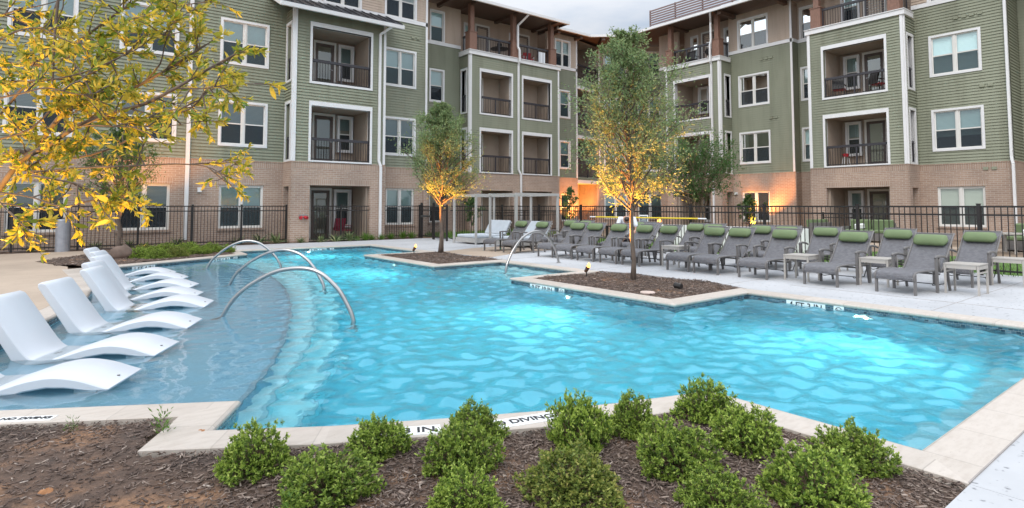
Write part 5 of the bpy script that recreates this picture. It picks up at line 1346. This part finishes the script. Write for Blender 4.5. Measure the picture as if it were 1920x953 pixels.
def make_tree(name, label, base, h, crown, h0, trunk_r, nb, mat, seed, leaf=(.055,.022), per=26, nsub=7, up=.9, lean=(0,0), trunks=1, group=None, cat='tree', bark='bark', spread=.16, bright=0):
    """crown(t) gives the crown radius at height fraction t; branches leave the trunk between h0 and h"""
    rg = np.random.default_rng(seed); e = empty(name, base, 0, label, cat, group)
    tk = MB(); LP, LD = [], []
    for q in range(trunks):
        a0 = 2*PI*q/max(trunks,1)+seed; off = .0 if trunks == 1 else .10; sp = 0 if trunks == 1 else crown(.4)*.45
        top = np.array([lean[0]+sp*math.cos(a0), lean[1]+sp*math.sin(a0), h*(.97 if trunks == 1 else .72)])
        b0 = np.array([off*math.cos(a0), off*math.sin(a0), -.06]); m = 12; pts = []
        wob = rg.normal(size=(m+1,2))*.018*h/4; wob[0] = 0
        for k in range(m+1):
            t = k/m; p = b0+(top-b0)*np.array([t**1.3,t**1.3,t]); p[:2] += wob[k]; pts.append(p)
        rad = [trunk_r*(1-.86*(k/m)**.9)*(1.25 if k == 0 else 1) for k in range(m+1)]
        tk.tube([tuple(p) for p in pts], rad, 9)
        pts = np.array(pts)
        def at(z):
            zz = pts[:,2]; return np.array([np.interp(z, zz, pts[:,0]), np.interp(z, zz, pts[:,1]), z])
        nbq = nb//trunks
        for k in range(nbq):
            t = (k+rg.uniform(0,1))/nbq; zb = h0+(h*(.93 if trunks == 1 else .66)-h0)*t**1.05
            p0 = at(zb); az = k*2.4+rg.uniform(-.5,.5)+q
            ln = None
            el = up*(.75+.25*t)+rg.uniform(-.15,.15)
            zt = min(.98, (zb+.55*crown(zb/h)*math.tan(min(1.3,el)))/h)
            ln = crown(max(zt,.02))*rg.uniform(.72,1.12)/max(.25,math.cos(el)); ln = min(ln, h*.5)
            d = np.array([math.cos(az)*math.cos(el), math.sin(az)*math.cos(el), math.sin(el)])
            mm = 6; bp = [p0]; dd = d.copy()
            for s in range(mm):
                dd = unit(dd+rg.normal(size=3)*.10+np.array([0,0,.05])); bp.append(bp[-1]+dd*ln/mm)
            r0 = max(.006, trunk_r*(.42-.25*t))
            tk.tube([tuple(p) for p in bp], [r0*(1-.8*s/mm) for s in range(mm+1)], 5, cap=False)
            for s in range(nsub):
                f = rg.uniform(.22,1.0); i = min(mm-1, int(f*mm)); p1 = bp[i]+(bp[i+1]-bp[i])*(f*mm-i)
                d1 = unit(unit(bp[i+1]-bp[i])*.7+rg.normal(size=3)*.65+np.array([0,0,.12])); l1 = ln*rg.uniform(.16,.42)
                tw = [p1, p1+d1*l1*.5, p1+d1*l1+rg.normal(size=3)*.03]
                tk.tube([tuple(p) for p in tw], [.0065,.004,.002], 4, cap=False)
                n = int(per*rg.uniform(.5,1.35)); tt = rg.uniform(.1,1.05,n)[:,None]
                pp = tw[0]*(1-tt)+tw[2]*tt+rg.normal(size=(n,3))*spread*l1
                LP.append(pp); LD.append(unit(d1*.5+rg.normal(size=(n,3))*.75))
    tk.build('trunk', MT[bark], e, local=True, smooth=True)
    LP = np.concatenate(LP); LD = np.concatenate(LD); n = len(LP)
    V, F = leaf_arrays(LP, LD, rg.uniform(.7,1.3,n)*leaf[0], rg.uniform(.75,1.25,n)*leaf[1], rg)
    quickmesh('crown', V, F, MT[mat], np.clip(rg.beta(2,2.2,n)+bright,0,1), e)
    return e
def oval(R, lo, peak=.45, p=1.0):
    def f(t):
        if t <= lo: return R*.5
        s = (t-lo)/(1-lo)
        return R*max(.05, math.sin(PI*min(1,max(0,s*.86+.12)))**p)*(1.0 if s < .6 else 1-.25*(s-.6)/.4)
    return f
make_tree('courtyard_tree', 'taller young tree with loose green crown lit orange below, in the planter by the chaises', (9.31,7.94,0), 5.25, oval(1.34,.11), 1.32, .052, 84, 'treeleaf', 11, leaf=(.064,.025), per=36, nsub=9, up=.80, lean=(-.12,.12), bark='bark')
make_tree('courtyard_tree', 'smaller narrow young tree lit orange below, in the planter left of the cabanas', (9.82,16.3,0), 5.0, oval(1.22,.16), 1.42, .08, 74, 'treeleaf', 23, leaf=(.068,.026), per=46, nsub=9, up=.92, bark='bark')
make_tree('courtyard_tree', 'dark green young tree at far left behind the near yellow branches', (1.75,23.3,0), 4.3, oval(1.35,.25), 1.3, .085, 44, 'darkleaf', 37, leaf=(.09,.032), per=26, nsub=7, up=.7)
make_tree('crape_myrtle', 'dark green multi-trunk tree beyond the fence right of the taller courtyard tree', (20.9,14.35,0), 4.75, oval(1.75,.22), 1.5, .07, 72, 'darkleaf', 41, leaf=(.09,.04), per=24, nsub=7, up=.65, trunks=6, bark='bark_light')
make_tree('sapling', 'thin sapling lit orange at its foot behind the nearer cabana', (17.0,17.85,0), 2.35, oval(.38,.3), .75, .03, 22, 'darkleaf', 53, leaf=(.075,.03), per=16, nsub=5, up=1.0)
make_tree('sapling', 'dark slim evergreen beside the gate behind the left tree', (15.1,22.4,0), 2.0, oval(.42,.3), .6, .03, 24, 'darkleaf', 59, leaf=(.075,.03), per=22, nsub=5, up=.9)
make_tree('lit_bush', 'small leafy bush lit from below against the right brick wall', (30.1,17.45,0), 2.15, oval(.55,.2), .5, .04, 30, 'darkleaf', 61, leaf=(.09,.04), per=20, nsub=5, up=.9, cat='bush')

# near willow oak reaching in from the left
NB = [
    (0.02, [(-0.538, 3.729, 1.42), (-0.313, 3.442, 2.093), (-0.2, 3.289, 2.11), (-0.108, 3.156, 2.087), (-0.03, 3.029, 2.123), (0.06, 2.829, 2.149), (0.144, 2.695, 2.217), (0.21, 2.577, 2.261), (0.265, 2.468, 2.302)]),
    (0.012, [(-0.108, 3.156, 2.087), (-0.004, 3.135, 2.115), (0.139, 3.08, 2.22), (0.228, 3.005, 2.301), (0.361, 2.96, 2.376), (0.472, 2.871, 2.397), (0.583, 2.783, 2.43)]),
    (0.026, [(-0.536, 3.731, 1.373), (-0.291, 3.396, 1.604), (-0.145, 3.147, 1.72), (-0.077, 3.093, 1.72), (0.005, 2.957, 1.85), (0.069, 2.841, 1.895), (0.183, 2.749, 1.93), (0.258, 2.624, 1.972), (0.344, 2.489, 2.031), (0.428, 2.418, 2.101)]),
    (0.024, [(-0.513, 3.591, 1.287), (-0.235, 3.171, 1.47), (-0.118, 2.94, 1.655), (-0.016, 2.791, 1.732), (0.052, 2.671, 1.785), (0.139, 2.536, 1.826), (0.243, 2.452, 1.864), (0.324, 2.323, 1.911), (0.409, 2.251, 1.976), (0.469, 2.138, 2.014)]),
    (0.014, [(-0.145, 3.148, 1.709), (-0.053, 3.201, 1.741), (0.066, 3.174, 1.708), (0.232, 3.102, 1.778), (0.358, 2.995, 1.904), (0.45, 2.921, 1.939), (0.542, 2.907, 2.02)]),
    (0.012, [(-0.242, 3.089, 1.815), (-0.177, 3.035, 1.857), (-0.081, 2.888, 1.978), (0.062, 2.713, 1.979), (0.17, 2.623, 2.051), (0.256, 2.489, 2.107), (0.348, 2.415, 2.136)]),
    (0.009, [(-0.215, 2.68, 1.901), (-0.158, 2.634, 1.923), (-0.044, 2.545, 1.925), (0.072, 2.515, 1.967), (0.177, 2.492, 2.036), (0.221, 2.455, 2.064)]),
    (0.01, [(-0.009, 2.62, 2.283), (-0.017, 2.637, 2.121), (-0.017, 2.647, 1.988), (-0.015, 2.65, 1.921), (0.005, 2.638, 1.864)]),
    (0.009, [(-0.208, 2.54, 2.01), (-0.155, 2.497, 2.038), (-0.102, 2.453, 2.069), (-0.048, 2.474, 2.088), (-0.006, 2.442, 2.059)]),
    (0.01, [(-0.138, 3.018, 1.659), (-0.068, 2.839, 1.628), (0.057, 2.678, 1.637), (0.221, 2.486, 1.643), (0.341, 2.392, 1.649), (0.424, 2.327, 1.641), (0.47, 2.293, 1.614)]),
    (0.008, [(-0.202, 2.696, 1.529), (-0.145, 2.651, 1.544), (-0.059, 2.585, 1.529), (0.021, 2.524, 1.498), (0.099, 2.462, 1.518), (0.163, 2.411, 1.533), (0.229, 2.362, 1.504)]),
    (0.007, [(0.324, 2.323, 1.911), (0.397, 2.266, 1.909), (0.477, 2.202, 1.924), (0.54, 2.152, 1.926)]),
    (0.007, [(0.415, 2.315, 1.908), (0.372, 2.353, 1.845), (0.29, 2.419, 1.82), (0.23, 2.467, 1.813)]),
    (0.008, [(-0.229, 2.925, 2.191), (-0.136, 2.849, 2.231), (-0.058, 2.787, 2.251), (0.051, 2.699, 2.291)]),
    (0.007, [(-0.182, 2.546, 1.631), (-0.152, 2.529, 1.545), (-0.13, 2.515, 1.502), (-0.108, 2.5, 1.476)]),
    (0.008, [(-0.061, 2.581, 1.602), (0.026, 2.515, 1.584), (0.084, 2.471, 1.565), (0.12, 2.444, 1.538)]),
    (0.008, [(0.06, 2.829, 2.149), (0.094, 2.747, 2.043), (0.111, 2.677, 1.941), (0.098, 2.694, 1.851)]),
    (0.007, [(0.258, 2.624, 1.972), (0.297, 2.526, 2.031), (0.31, 2.51, 2.111), (0.339, 2.482, 2.191), (0.385, 2.443, 2.231)]),
    (0.007, [(0.052, 2.671, 1.785), (0.095, 2.573, 1.788), (0.196, 2.432, 1.775), (0.313, 2.34, 1.779), (0.386, 2.282, 1.794)]),
    (0.007, [(-0.189, 2.537, 1.838), (-0.092, 2.397, 1.854), (-0.026, 2.345, 1.871), (0.056, 2.345, 1.859), (0.126, 2.352, 1.882)]),
    (0.008, [(-0.159, 2.775, 1.74), (-0.07, 2.703, 1.778), (0.016, 2.627, 1.893), (0.061, 2.591, 1.921), (0.081, 2.571, 1.969)]),
]
e = empty('near_tree', (-.60,3.88,-.05), 0, 'near tree with yellow lit leaves reaching in from the left edge', 'tree')
tk = MB(); rg = np.random.default_rng(8)
tk.tube([(-.60,3.88,-.08),(-.59,3.86,.5),(-.565,3.80,1.0),(-.545,3.75,1.38),(-.60,3.80,2.1),(-.58,3.9,3.2),(-.65,3.95,4.6)], [.075,.062,.055,.052,.045,.036,.015], 12)
LP, LD = [], []
def twig(p, d, ln, r, depth):
    pts = [p]; dd = d.copy(); m = 5
    for k in range(m):
        dd = unit(dd+rg.normal(size=3)*.16); pts.append(pts[-1]+dd*ln/m)
    tk.tube([tuple(q) for q in pts], [r*(1-.75*k/m) for k in range(m+1)], 5, cap=False)
    n = int(rg.integers(10,21))
    for k in range(n):
        f = rg.uniform(.15,1.0)*m; i = min(m-1,int(f)); q = pts[i]+(pts[i+1]-pts[i])*(f-i)
        LP.append(q); LD.append(unit(unit(pts[i+1]-pts[i])*.9+rg.normal(size=3)*.50+np.array([0,0,-.10])))
    for k in range(4): LP.append(pts[-1]); LD.append(unit(dd*.8+rg.normal(size=3)*.5))
    if depth > 0:
        for k in range(int(rg.integers(1,4))):
            i = int(rg.integers(1,m)); twig(pts[i], unit(unit(pts[i+1]-pts[i])*.8+rg.normal(size=3)*.55), ln*rg.uniform(.4,.7), r*.6, depth-1)
for r0, P in NB:
    r0 *= .5
    Q = [np.array(q) for q in smooth_line3(P, 3)]; n = len(Q)
    tk.tube([tuple(q) for q in Q], [r0*(1-.72*k/(n-1)) for k in range(n)], 7, cap=False)
    length = sum(np.linalg.norm(Q[k+1]-Q[k]) for k in range(n-1))
    for k in range(int(length*17)):
        i = int(rg.uniform(.08,1)*(n-1)); i = min(i, n-2); t = unit(Q[i+1]-Q[i])
        twig(Q[i]+(Q[i+1]-Q[i])*rg.uniform(), unit(t*.6+rg.normal(size=3)*.65+np.array([0,0,.1])), rg.uniform(.08,.19), .0032, 1 if rg.uniform() < .55 else 0)
    twig(Q[-1], unit(Q[-1]-Q[-2]), .08, .003, 0)
for k in range(9):      # upper boughs outside the photo complete the crown
    a = rg.uniform(0,2*PI); p0 = np.array([-.6,3.9,2.4+.25*k]); d = unit(np.array([math.cos(a)-.4,math.sin(a)+.5,.6])); P = [p0+d*s*.3 for s in range(6)]
    tk.tube([tuple(q) for q in P], [.016-.002*s for s in range(6)], 6, cap=False)
    for s in range(14): twig(P[1]+(P[5]-P[1])*rg.uniform(), unit(d+rg.normal(size=3)*.8), rg.uniform(.15,.3), .004, 1)
tk.build('trunk', MT['bark'], e, smooth=True)
LP = np.array(LP)-np.array([-.60,3.88,-.05]); LD = np.array(LD); n = len(LP)
L = rg.uniform(.019,.038,n); L[rg.uniform(size=n) < .05] *= 1.5
V, F = leaf6(LP, LD, L, L*rg.uniform(.24,.36,n), rg)
quickmesh('crown', V, F, MT['nearleaf'], rg.beta(1.6,1.6,n), e, smooth=False)

# shrubs: shoots of small leaves on a lumpy mound
def shrub_mesh(seed, shoots=520, warm=''):
    rg = np.random.default_rng(seed); st = MB(); LP, LD, T = [], [], []
    ph = rg.uniform(0,6,6)
    for k in range(shoots):
        u = rg.uniform(-.15,1); az = rg.uniform(0,2*PI); s = math.sqrt(max(0,1-max(u,0)**2)) if u > 0 else 1.0
        lump = 1+.13*math.sin(3*az+ph[0])+.10*math.sin(5*az+ph[1]+3*u)+.10*math.sin(7*u+ph[2])+rg.normal()*.05
        depth = 1-abs(rg.normal())*.17
        p = np.array([math.cos(az)*s, math.sin(az)*s, .12+.88*max(0,u)+.10*u])*lump*depth
        p[2] = max(.05,p[2])
        d = unit(np.array([math.cos(az)*s*.8, math.sin(az)*s*.8, .55+.5*max(u,0)])+rg.normal(size=3)*.28); ln = rg.uniform(.08,.15)*(1.6 if rg.uniform() < .08 else 1)
        st.tube([tuple(p*.25+np.array([0,0,.05])), tuple(p*.7), tuple(p+d*ln)], [.012,.007,.003], 3, cap=False) if k % 3 == 0 else None
        m = int(rg.integers(7,13)); fr = np.linspace(.05,1,m)
        for f in fr:
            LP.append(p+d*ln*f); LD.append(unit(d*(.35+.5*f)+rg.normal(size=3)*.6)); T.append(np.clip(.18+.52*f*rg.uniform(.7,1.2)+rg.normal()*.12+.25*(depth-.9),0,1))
    for k in range(16):       # bare dead twigs standing proud of the leaves
        a = rg.uniform(0,2*PI); r = rg.uniform(.1,.75); b = np.array([r*math.cos(a), r*math.sin(a), .8*math.sqrt(max(.1,1-r*r))]); d = unit(np.array([math.cos(a)*.4, math.sin(a)*.4, 1])+rg.normal(size=3)*.2)*rg.uniform(.25,.42)
        st.tube([tuple(b*.6), tuple(b+d*.5), tuple(b+d)], [.008,.006,.003], 3, cap=False)
    for k in range(700):      # inner leaves, the shade inside the mound put into their dark tint
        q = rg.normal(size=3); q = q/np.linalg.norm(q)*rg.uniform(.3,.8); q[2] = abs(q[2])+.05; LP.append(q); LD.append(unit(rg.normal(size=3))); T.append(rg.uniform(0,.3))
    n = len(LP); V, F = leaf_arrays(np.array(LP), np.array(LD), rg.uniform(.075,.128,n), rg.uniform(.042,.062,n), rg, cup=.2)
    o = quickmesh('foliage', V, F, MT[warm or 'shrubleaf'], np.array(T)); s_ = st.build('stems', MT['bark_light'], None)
    return o, s_
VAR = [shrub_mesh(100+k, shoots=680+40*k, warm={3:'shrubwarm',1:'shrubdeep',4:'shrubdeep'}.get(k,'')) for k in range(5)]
used_var = set()
def shrub(loc, sx, sz, rz, var, label, name='shrub', group='clipped shrubs in the front mulch bed'):
    e = empty(name, loc, rz, label, 'shrub', group); e.scale = (sx, sx, sz)
    for o in VAR[var]:
        c = o if var not in used_var else o.copy()
        if var in used_var: C.objects.link(c)
        c.parent = e
    used_var.add(var)
    return e
FRONT = [((.95,3.62),.215,.34,0,'round green shrub left of the jog in the front coping, nearest to the bare soil'),
 ((1.15,3.10),.27,.33,1,'broad green shrub cut by the bottom edge, second from the left'),
 ((1.62,3.42),.195,.31,2,'green shrub directly left of the 8 IN marker'),
 ((2.22,3.25),.195,.30,4,'green shrub against the coping right of the 8 IN marker'),
 ((1.92,2.93),.235,.36,1,'tall green shrub in the middle, in front of the one at the 8 IN marker'),
 ((1.66,2.52),.20,.27,0,'low green shrub cut by the bottom edge below the 8 IN marker'),
 ((2.62,2.80),.21,.42,2,'tall narrow shrub right of the second NO DIVING strip'),
 ((2.17,2.38),.27,.30,3,'bronze tipped shrub at the bottom edge in the middle'),
 ((3.08,2.76),.195,.33,4,'green shrub against the coping behind the big bright one'),
 ((2.84,2.24),.245,.38,1,'big bright green shrub in the middle of the right group'),
 ((3.73,2.62),.245,.35,0,'large green shrub overlapping the coping corner by the water'),
 ((3.46,2.16),.225,.36,2,'green shrub beside the pinkish valve lid'),
 ((2.62,1.82),.20,.27,4,'low bright shrub cut by the bottom edge right of the bronze one'),
 ((3.10,1.58),.27,.37,0,'large pale green shrub at bottom right in front of the valve lid'),
 ((3.70,1.62),.225,.34,1,'green shrub nearest the right coping corner')]
rs_ = random.Random(9)
for k, ((x, y), sx, sz, v, lab) in enumerate(FRONT):
    if k > 5: x += .03; y -= .085
    elif k == 1: x += .03; y -= .02
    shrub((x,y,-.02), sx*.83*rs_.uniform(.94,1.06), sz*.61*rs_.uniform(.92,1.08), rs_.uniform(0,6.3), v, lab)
for k, (x, y, s, lab) in enumerate(((1.95,20.05,.36,'low green shrub right of the boulder in the far bed'),(2.45,20.9,.36,'green shrub behind the one at the boulder in the far bed'),(2.42,19.6,.30,'small green shrub at the coping third from the boulder'),
    (2.95,21.9,.40,'green shrub in the back row of the far bed left of the downspout'),(2.92,19.75,.36,'brightest rounded shrub in the middle of the far bed edge'),(3.45,21.3,.40,'green shrub in front of the downspout in the far bed'),
    (3.62,20.45,.36,'rounded shrub left of the farthest arched handrail'),(4.05,20.9,.36,'green shrub behind the top of the farthest arched handrail'),(4.40,20.6,.34,'green shrub at the right tip of the far bed'),(2.30,21.6,.36,'dark shrub beside the glowing uplight in the far bed'))):
    shrub((x,y,-.03), s*.84, s*.70, k*1.3, (k*2) % 5, lab, group='low shrubs in the far bed by the pool')

# yuccas and grass tufts along the buildings
def tuft_mesh(seed, n, L, w, mat, erect, name):
    rg = np.random.default_rng(seed); P = np.zeros((n,3)); az = rg.uniform(0,2*PI,n); el = rg.uniform(erect-.5,min(1.5,erect+.45),n)
    D = np.stack([np.cos(az)*np.cos(el), np.sin(az)*np.cos(el), np.sin(el)],1); P[:,:2] = rg.normal(size=(n,2))*.05*L/.5
    V, F = leaf_arrays(P, D, rg.uniform(.6,1.1,n)*L, np.full(n,w), rg, up=(0,0,1), cup=.2, droop=.22)
    return quickmesh(name, V, F, MT[mat], rg.uniform(0,1,n))
yu = tuft_mesh(3, 46, .55, .045, 'agave', .75, 'yucca'); gt = tuft_mesh(4, 130, .42, .016, 'grass', 1.05, 'grass_tuft')
YL = [((3.7,25.0),1.,'yucca with striped leaves between the two left downspout windows'),((5.8,25.1),1.,'yucca below the ground floor window left of the brick pier'),((6.55,24.9),1.2,'striped yucca left of the brick pier end of the fence'),((7.15,24.6),1.3,'striped yucca touching the brick pier on its left'),
  ((8.0,24.2),.8,'small yucca in front of the brick pier below the red hose inlet'),((8.75,24.1),1.,'yucca at the left end of the short patio fence'),((9.4,24.08),1.1,'yucca in the middle of the short patio fence'),((10.0,24.08),1.3,'largest yucca in front of the maroon chair'),
  ((-1.6,25.1),.9,'dark yucca at the far left behind the fence'),((-.5,25.15),.9,'dark yucca behind the fence left of the bollard'),((1.2,25.1),.9,'dark yucca behind the fence right of the bollard'),((2.2,25.1),.9,'dark yucca behind the fence near the far left tree')]
for k, ((x,y),s,lab) in enumerate(YL):
    o = yu if k == 0 else yu.copy()
    if k: C.objects.link(o)
    o.location = (x,y,-.02); o.rotation_euler = (0,0,k*1.7); o.scale = (s*.85,)*3; tag(o, lab, 'yucca', 'yuccas along the left building')
GL = [((10.75,24.1),1.1,'bright grass tuft right of the largest yucca'),((11.5,24.15),.85,'bright grass tuft at the foot of the bay downspout'),((12.1,24.4),.9,'bright grass tuft right of the bay downspout'),((12.75,24.5),1.1,'bright grass tuft below the window left of the gate'),((13.15,24.4),1.0,'bright grass tuft nearest the gate'),((10.35,24.1),.7,'small grass tuft in front of the maroon chair'),((11.05,24.15),.8,'grass tuft left of the bay downspout')]
for k, ((x,y),s,lab) in enumerate(GL):
    o = gt if k == 0 else gt.copy()
    if k: C.objects.link(o)
    o.location = (x,y,-.03); o.rotation_euler = (0,0,k*1.1); o.scale = (s,)*3; tag(o, lab, 'grass tuft', 'grass tufts by the gate')
# lawn blades and far ground cover
rg = np.random.default_rng(77); n = 26000
P = np.stack([rg.uniform(15.95,21.4,n), rg.uniform(-2,20.5,n), np.full(n,-.03)],1); k = rg.uniform(size=n) < np.clip((19.5-P[:,0])/3.5,.25,1); P = P[k]; n = len(P)
V, F = leaf_arrays(P, np.stack([rg.normal(size=n)*.4,rg.normal(size=n)*.4,np.ones(n)],1), rg.uniform(.07,.16,n), np.full(n,.012), rg)
o = quickmesh('lawn_grass', V, F, MT['grass'], rg.uniform(size=n)); tag(o, 'short green grass beyond the right fence', 'grass', kind='stuff')
n = 5000; P = np.stack([rg.uniform(14.2,21,n), rg.uniform(22.2,26.3,n), np.full(n,-.03)],1)
V, F = leaf_arrays(P, np.stack([rg.normal(size=n)*.4,rg.normal(size=n)*.4,np.ones(n)],1), rg.uniform(.12,.34,n), np.full(n,.02), rg)
o = quickmesh('ground_cover', V, F, MT['grass'], rg.uniform(size=n)); tag(o, 'tall green ground cover behind the cabana fence', 'ground cover', kind='stuff')

# ---- mulch beds
def bed(name, poly, z, step, amp, seed):
    xs_ = [p[0] for p in poly]; ys_ = [p[1] for p in poly]; rg = np.random.default_rng(seed)
    gx = np.arange(min(xs_), max(xs_)+step, step); gy = np.arange(min(ys_), max(ys_)+step, step)
    s = MB(); H = {}
    ph = rg.uniform(0,6,8)
    def hh(x, y): return z+amp*(math.sin(3.1*x+ph[0])*math.sin(2.7*y+ph[1])+.5*math.sin(7.3*x+2*y+ph[2])*math.sin(6.1*y-x+ph[3])+.3*math.sin(15*x+ph[4])*math.sin(17*y+ph[5]))/1.8
    idx = {}
    for i, x in enumerate(gx):
        for j_, y in enumerate(gy):
            if inside(poly, x, y): idx[(i,j_)] = len(s.v); s.v.append((x,y,hh(x,y)))
    for i in range(len(gx)-1):
        for j_ in range(len(gy)-1):
            q = [(i,j_),(i+1,j_),(i+1,j_+1),(i,j_+1)]
            if all(c in idx for c in q): s.f.append(tuple(idx[c] for c in q)); s.uv.append([(0,0)]*4); s.m.append(0)
    o = s.build(name, MT['soil'], None, smooth=True); struct(o); return hh
def chips(name, poly, hh, n, seed, label, size=(.012,.062), dens=None):
    rg = np.random.default_rng(seed); x0, x1 = min(p[0] for p in poly), max(p[0] for p in poly); y0, y1 = min(p[1] for p in poly), max(p[1] for p in poly)
    V, F, T = [], [], []; c = 0; tries = 0
    while c < n and tries < n*12:
        tries += 1; x, y = rg.uniform(x0,x1), rg.uniform(y0,y1)
        if not inside(poly, x, y): continue
        if dens is not None and rg.uniform() > dens(x, y): continue
        L = size[0]+(size[1]-size[0])*rg.beta(1.2,3.2); w = L*rg.uniform(.10,.34); t = rg.uniform(.002,.006)
        a = rg.uniform(0,PI); el = rg.normal()*.22; rl = rg.normal()*.35
        d = np.array([math.cos(a)*math.cos(el), math.sin(a)*math.cos(el), math.sin(el)]); sd = np.array([-math.sin(a), math.cos(a), 0])*math.cos(rl)+np.array([0,0,math.sin(rl)]); u = np.cross(d, sd)
        p = np.array([x,y,hh(x,y)+.004+abs(rg.normal())*.007]); tp = rg.uniform(.35,1); bw = rg.uniform(.5,1)
        b = len(V)
        for sx, ww in ((-1,bw),(1,tp)):
            for sy, sz in ((-1,-1),(1,-1),(1,1),(-1,1)): V.append(p+d*sx*L/2+sd*sy*w/2*ww+u*sz*t/2)
        for q in ((0,1,2,3),(7,6,5,4),(0,4,5,1),(1,5,6,2),(2,6,7,3),(3,7,4,0)): F.append([b+k_ for k_ in q])
        T += [rg.beta(1.5,2.2)]*6; c += 1
    o = quickmesh(name, np.array(V), np.array(F), MT['chips'], np.array(T)); tag(o, label, 'mulch', kind='stuff')
FB = [(-3.2,1.052),(3.93,1.052),(3.955,2.60),(3.75,2.66),(3.35,2.82),(2.79,3.04),(2.15,3.32),(1.38,3.73),(.46,4.28),(.72,4.84),(-.40,5.50),(-1.78,6.3),(-3.2,6.2)]
hF = bed('front_bed', FB, -.018, .06, .012, 1)
chips('mulch_chips', FB, hF, 46000, 2, 'brown shredded bark mulch over the front bed', dens=lambda x, y:   .28+.72*min(1,max(0,(x-.45)/.6)) if y < 4.75 else .5)
I1 = [(7.86,5.93),(9.98,5.93),(10.28,6.7),(10.2,7.6),(10.24,8.6),(9.98,9.4),(7.86,9.4)]; I2 = [(7.86,13.12),(9.98,13.12),(9.98,16.7),(7.86,16.7)]
h1 = bed('tree_planter', I1, -.012, .12, .035, 3); chips('mulch_chips', I1, h1, 7500, 4, 'pale brown mulch in the planter of the taller tree', (.03,.10))
h2 = bed('tree_planter', I2, -.012, .12, .035, 5); chips('mulch_chips', I2, h2, 4500, 6, 'pale brown mulch in the planter of the smaller tree', (.04,.12))
I3 = [(.9,17.7),(1.2,17.85),(4.55,19.8),(4.72,21.4),(4.3,23.9),(1.6,23.8),(.45,21.9),(-.3,20.4),(.1,18.6)]
h3 = bed('shrub_bed', I3, .005, .2, .03, 7); chips('mulch_chips', I3, h3, 3500, 8, 'dark mulch in the far shrub bed', (.05,.14))

# weeds, clods, white petals and stray gravel in the front bed
def weed(x, y, s, seed, label):
    rg = np.random.default_rng(seed); n = 70; P = np.zeros((n,3)); az = rg.uniform(0,2*PI,n); f = rg.uniform(0,1,n)
    P[:,0] = np.cos(az)*f*.07; P[:,1] = np.sin(az)*f*.07; P[:,2] = rg.uniform(0,.22,n)
    D = np.stack([np.cos(az)*.6,np.sin(az)*.6,np.full(n,.7)],1)
    V, F = leaf_arrays(P*s, D, rg.uniform(.03,.07,n)*s, np.full(n,.011*s), rg)
    o = quickmesh('weed', V, F, MT['grass'], rg.uniform(0,.9,n)); o.location = (x,y,-.04); tag(o, label, 'weed', 'weeds in the front bed')
weed(.62,4.55,.85,1,'small green weed in bare soil near the coping corner on the left'); weed(1.02,3.86,.8,2,'weed with thin stems at the foot of the front coping'); weed(.95,2.95,.7,3,'green weed at the bottom edge between soil and shrubs'); weed(.45,3.15,.6,4,'faint weed at the bottom edge in the bare soil'); weed(.15,5.02,.5,5,'tiny dry weed by the NO DIVING strip on the left')
rr = random.Random(12)
for k, (x, y, r, lab) in enumerate(((.83,4.42,.045,'orange clay clod near the coping corner'),(.74,4.33,.04,'orange clay clod left of the other near the coping corner'),(.02,4.05,.035,'small clay clod in the middle of the bare soil'),(-.12,3.55,.03,'small clay clod at the left edge of the bare soil'),(.3,4.5,.03,'dark soil clod below the weed'))):
    o = rock((x,y,-.045), r, lab, 30+k, .7); o.name = 'soil_clod'; o.data.materials.clear(); o.data.materials.append(MT['clod'] if k != 4 else MT['soil']); o['category'] = 'clod'
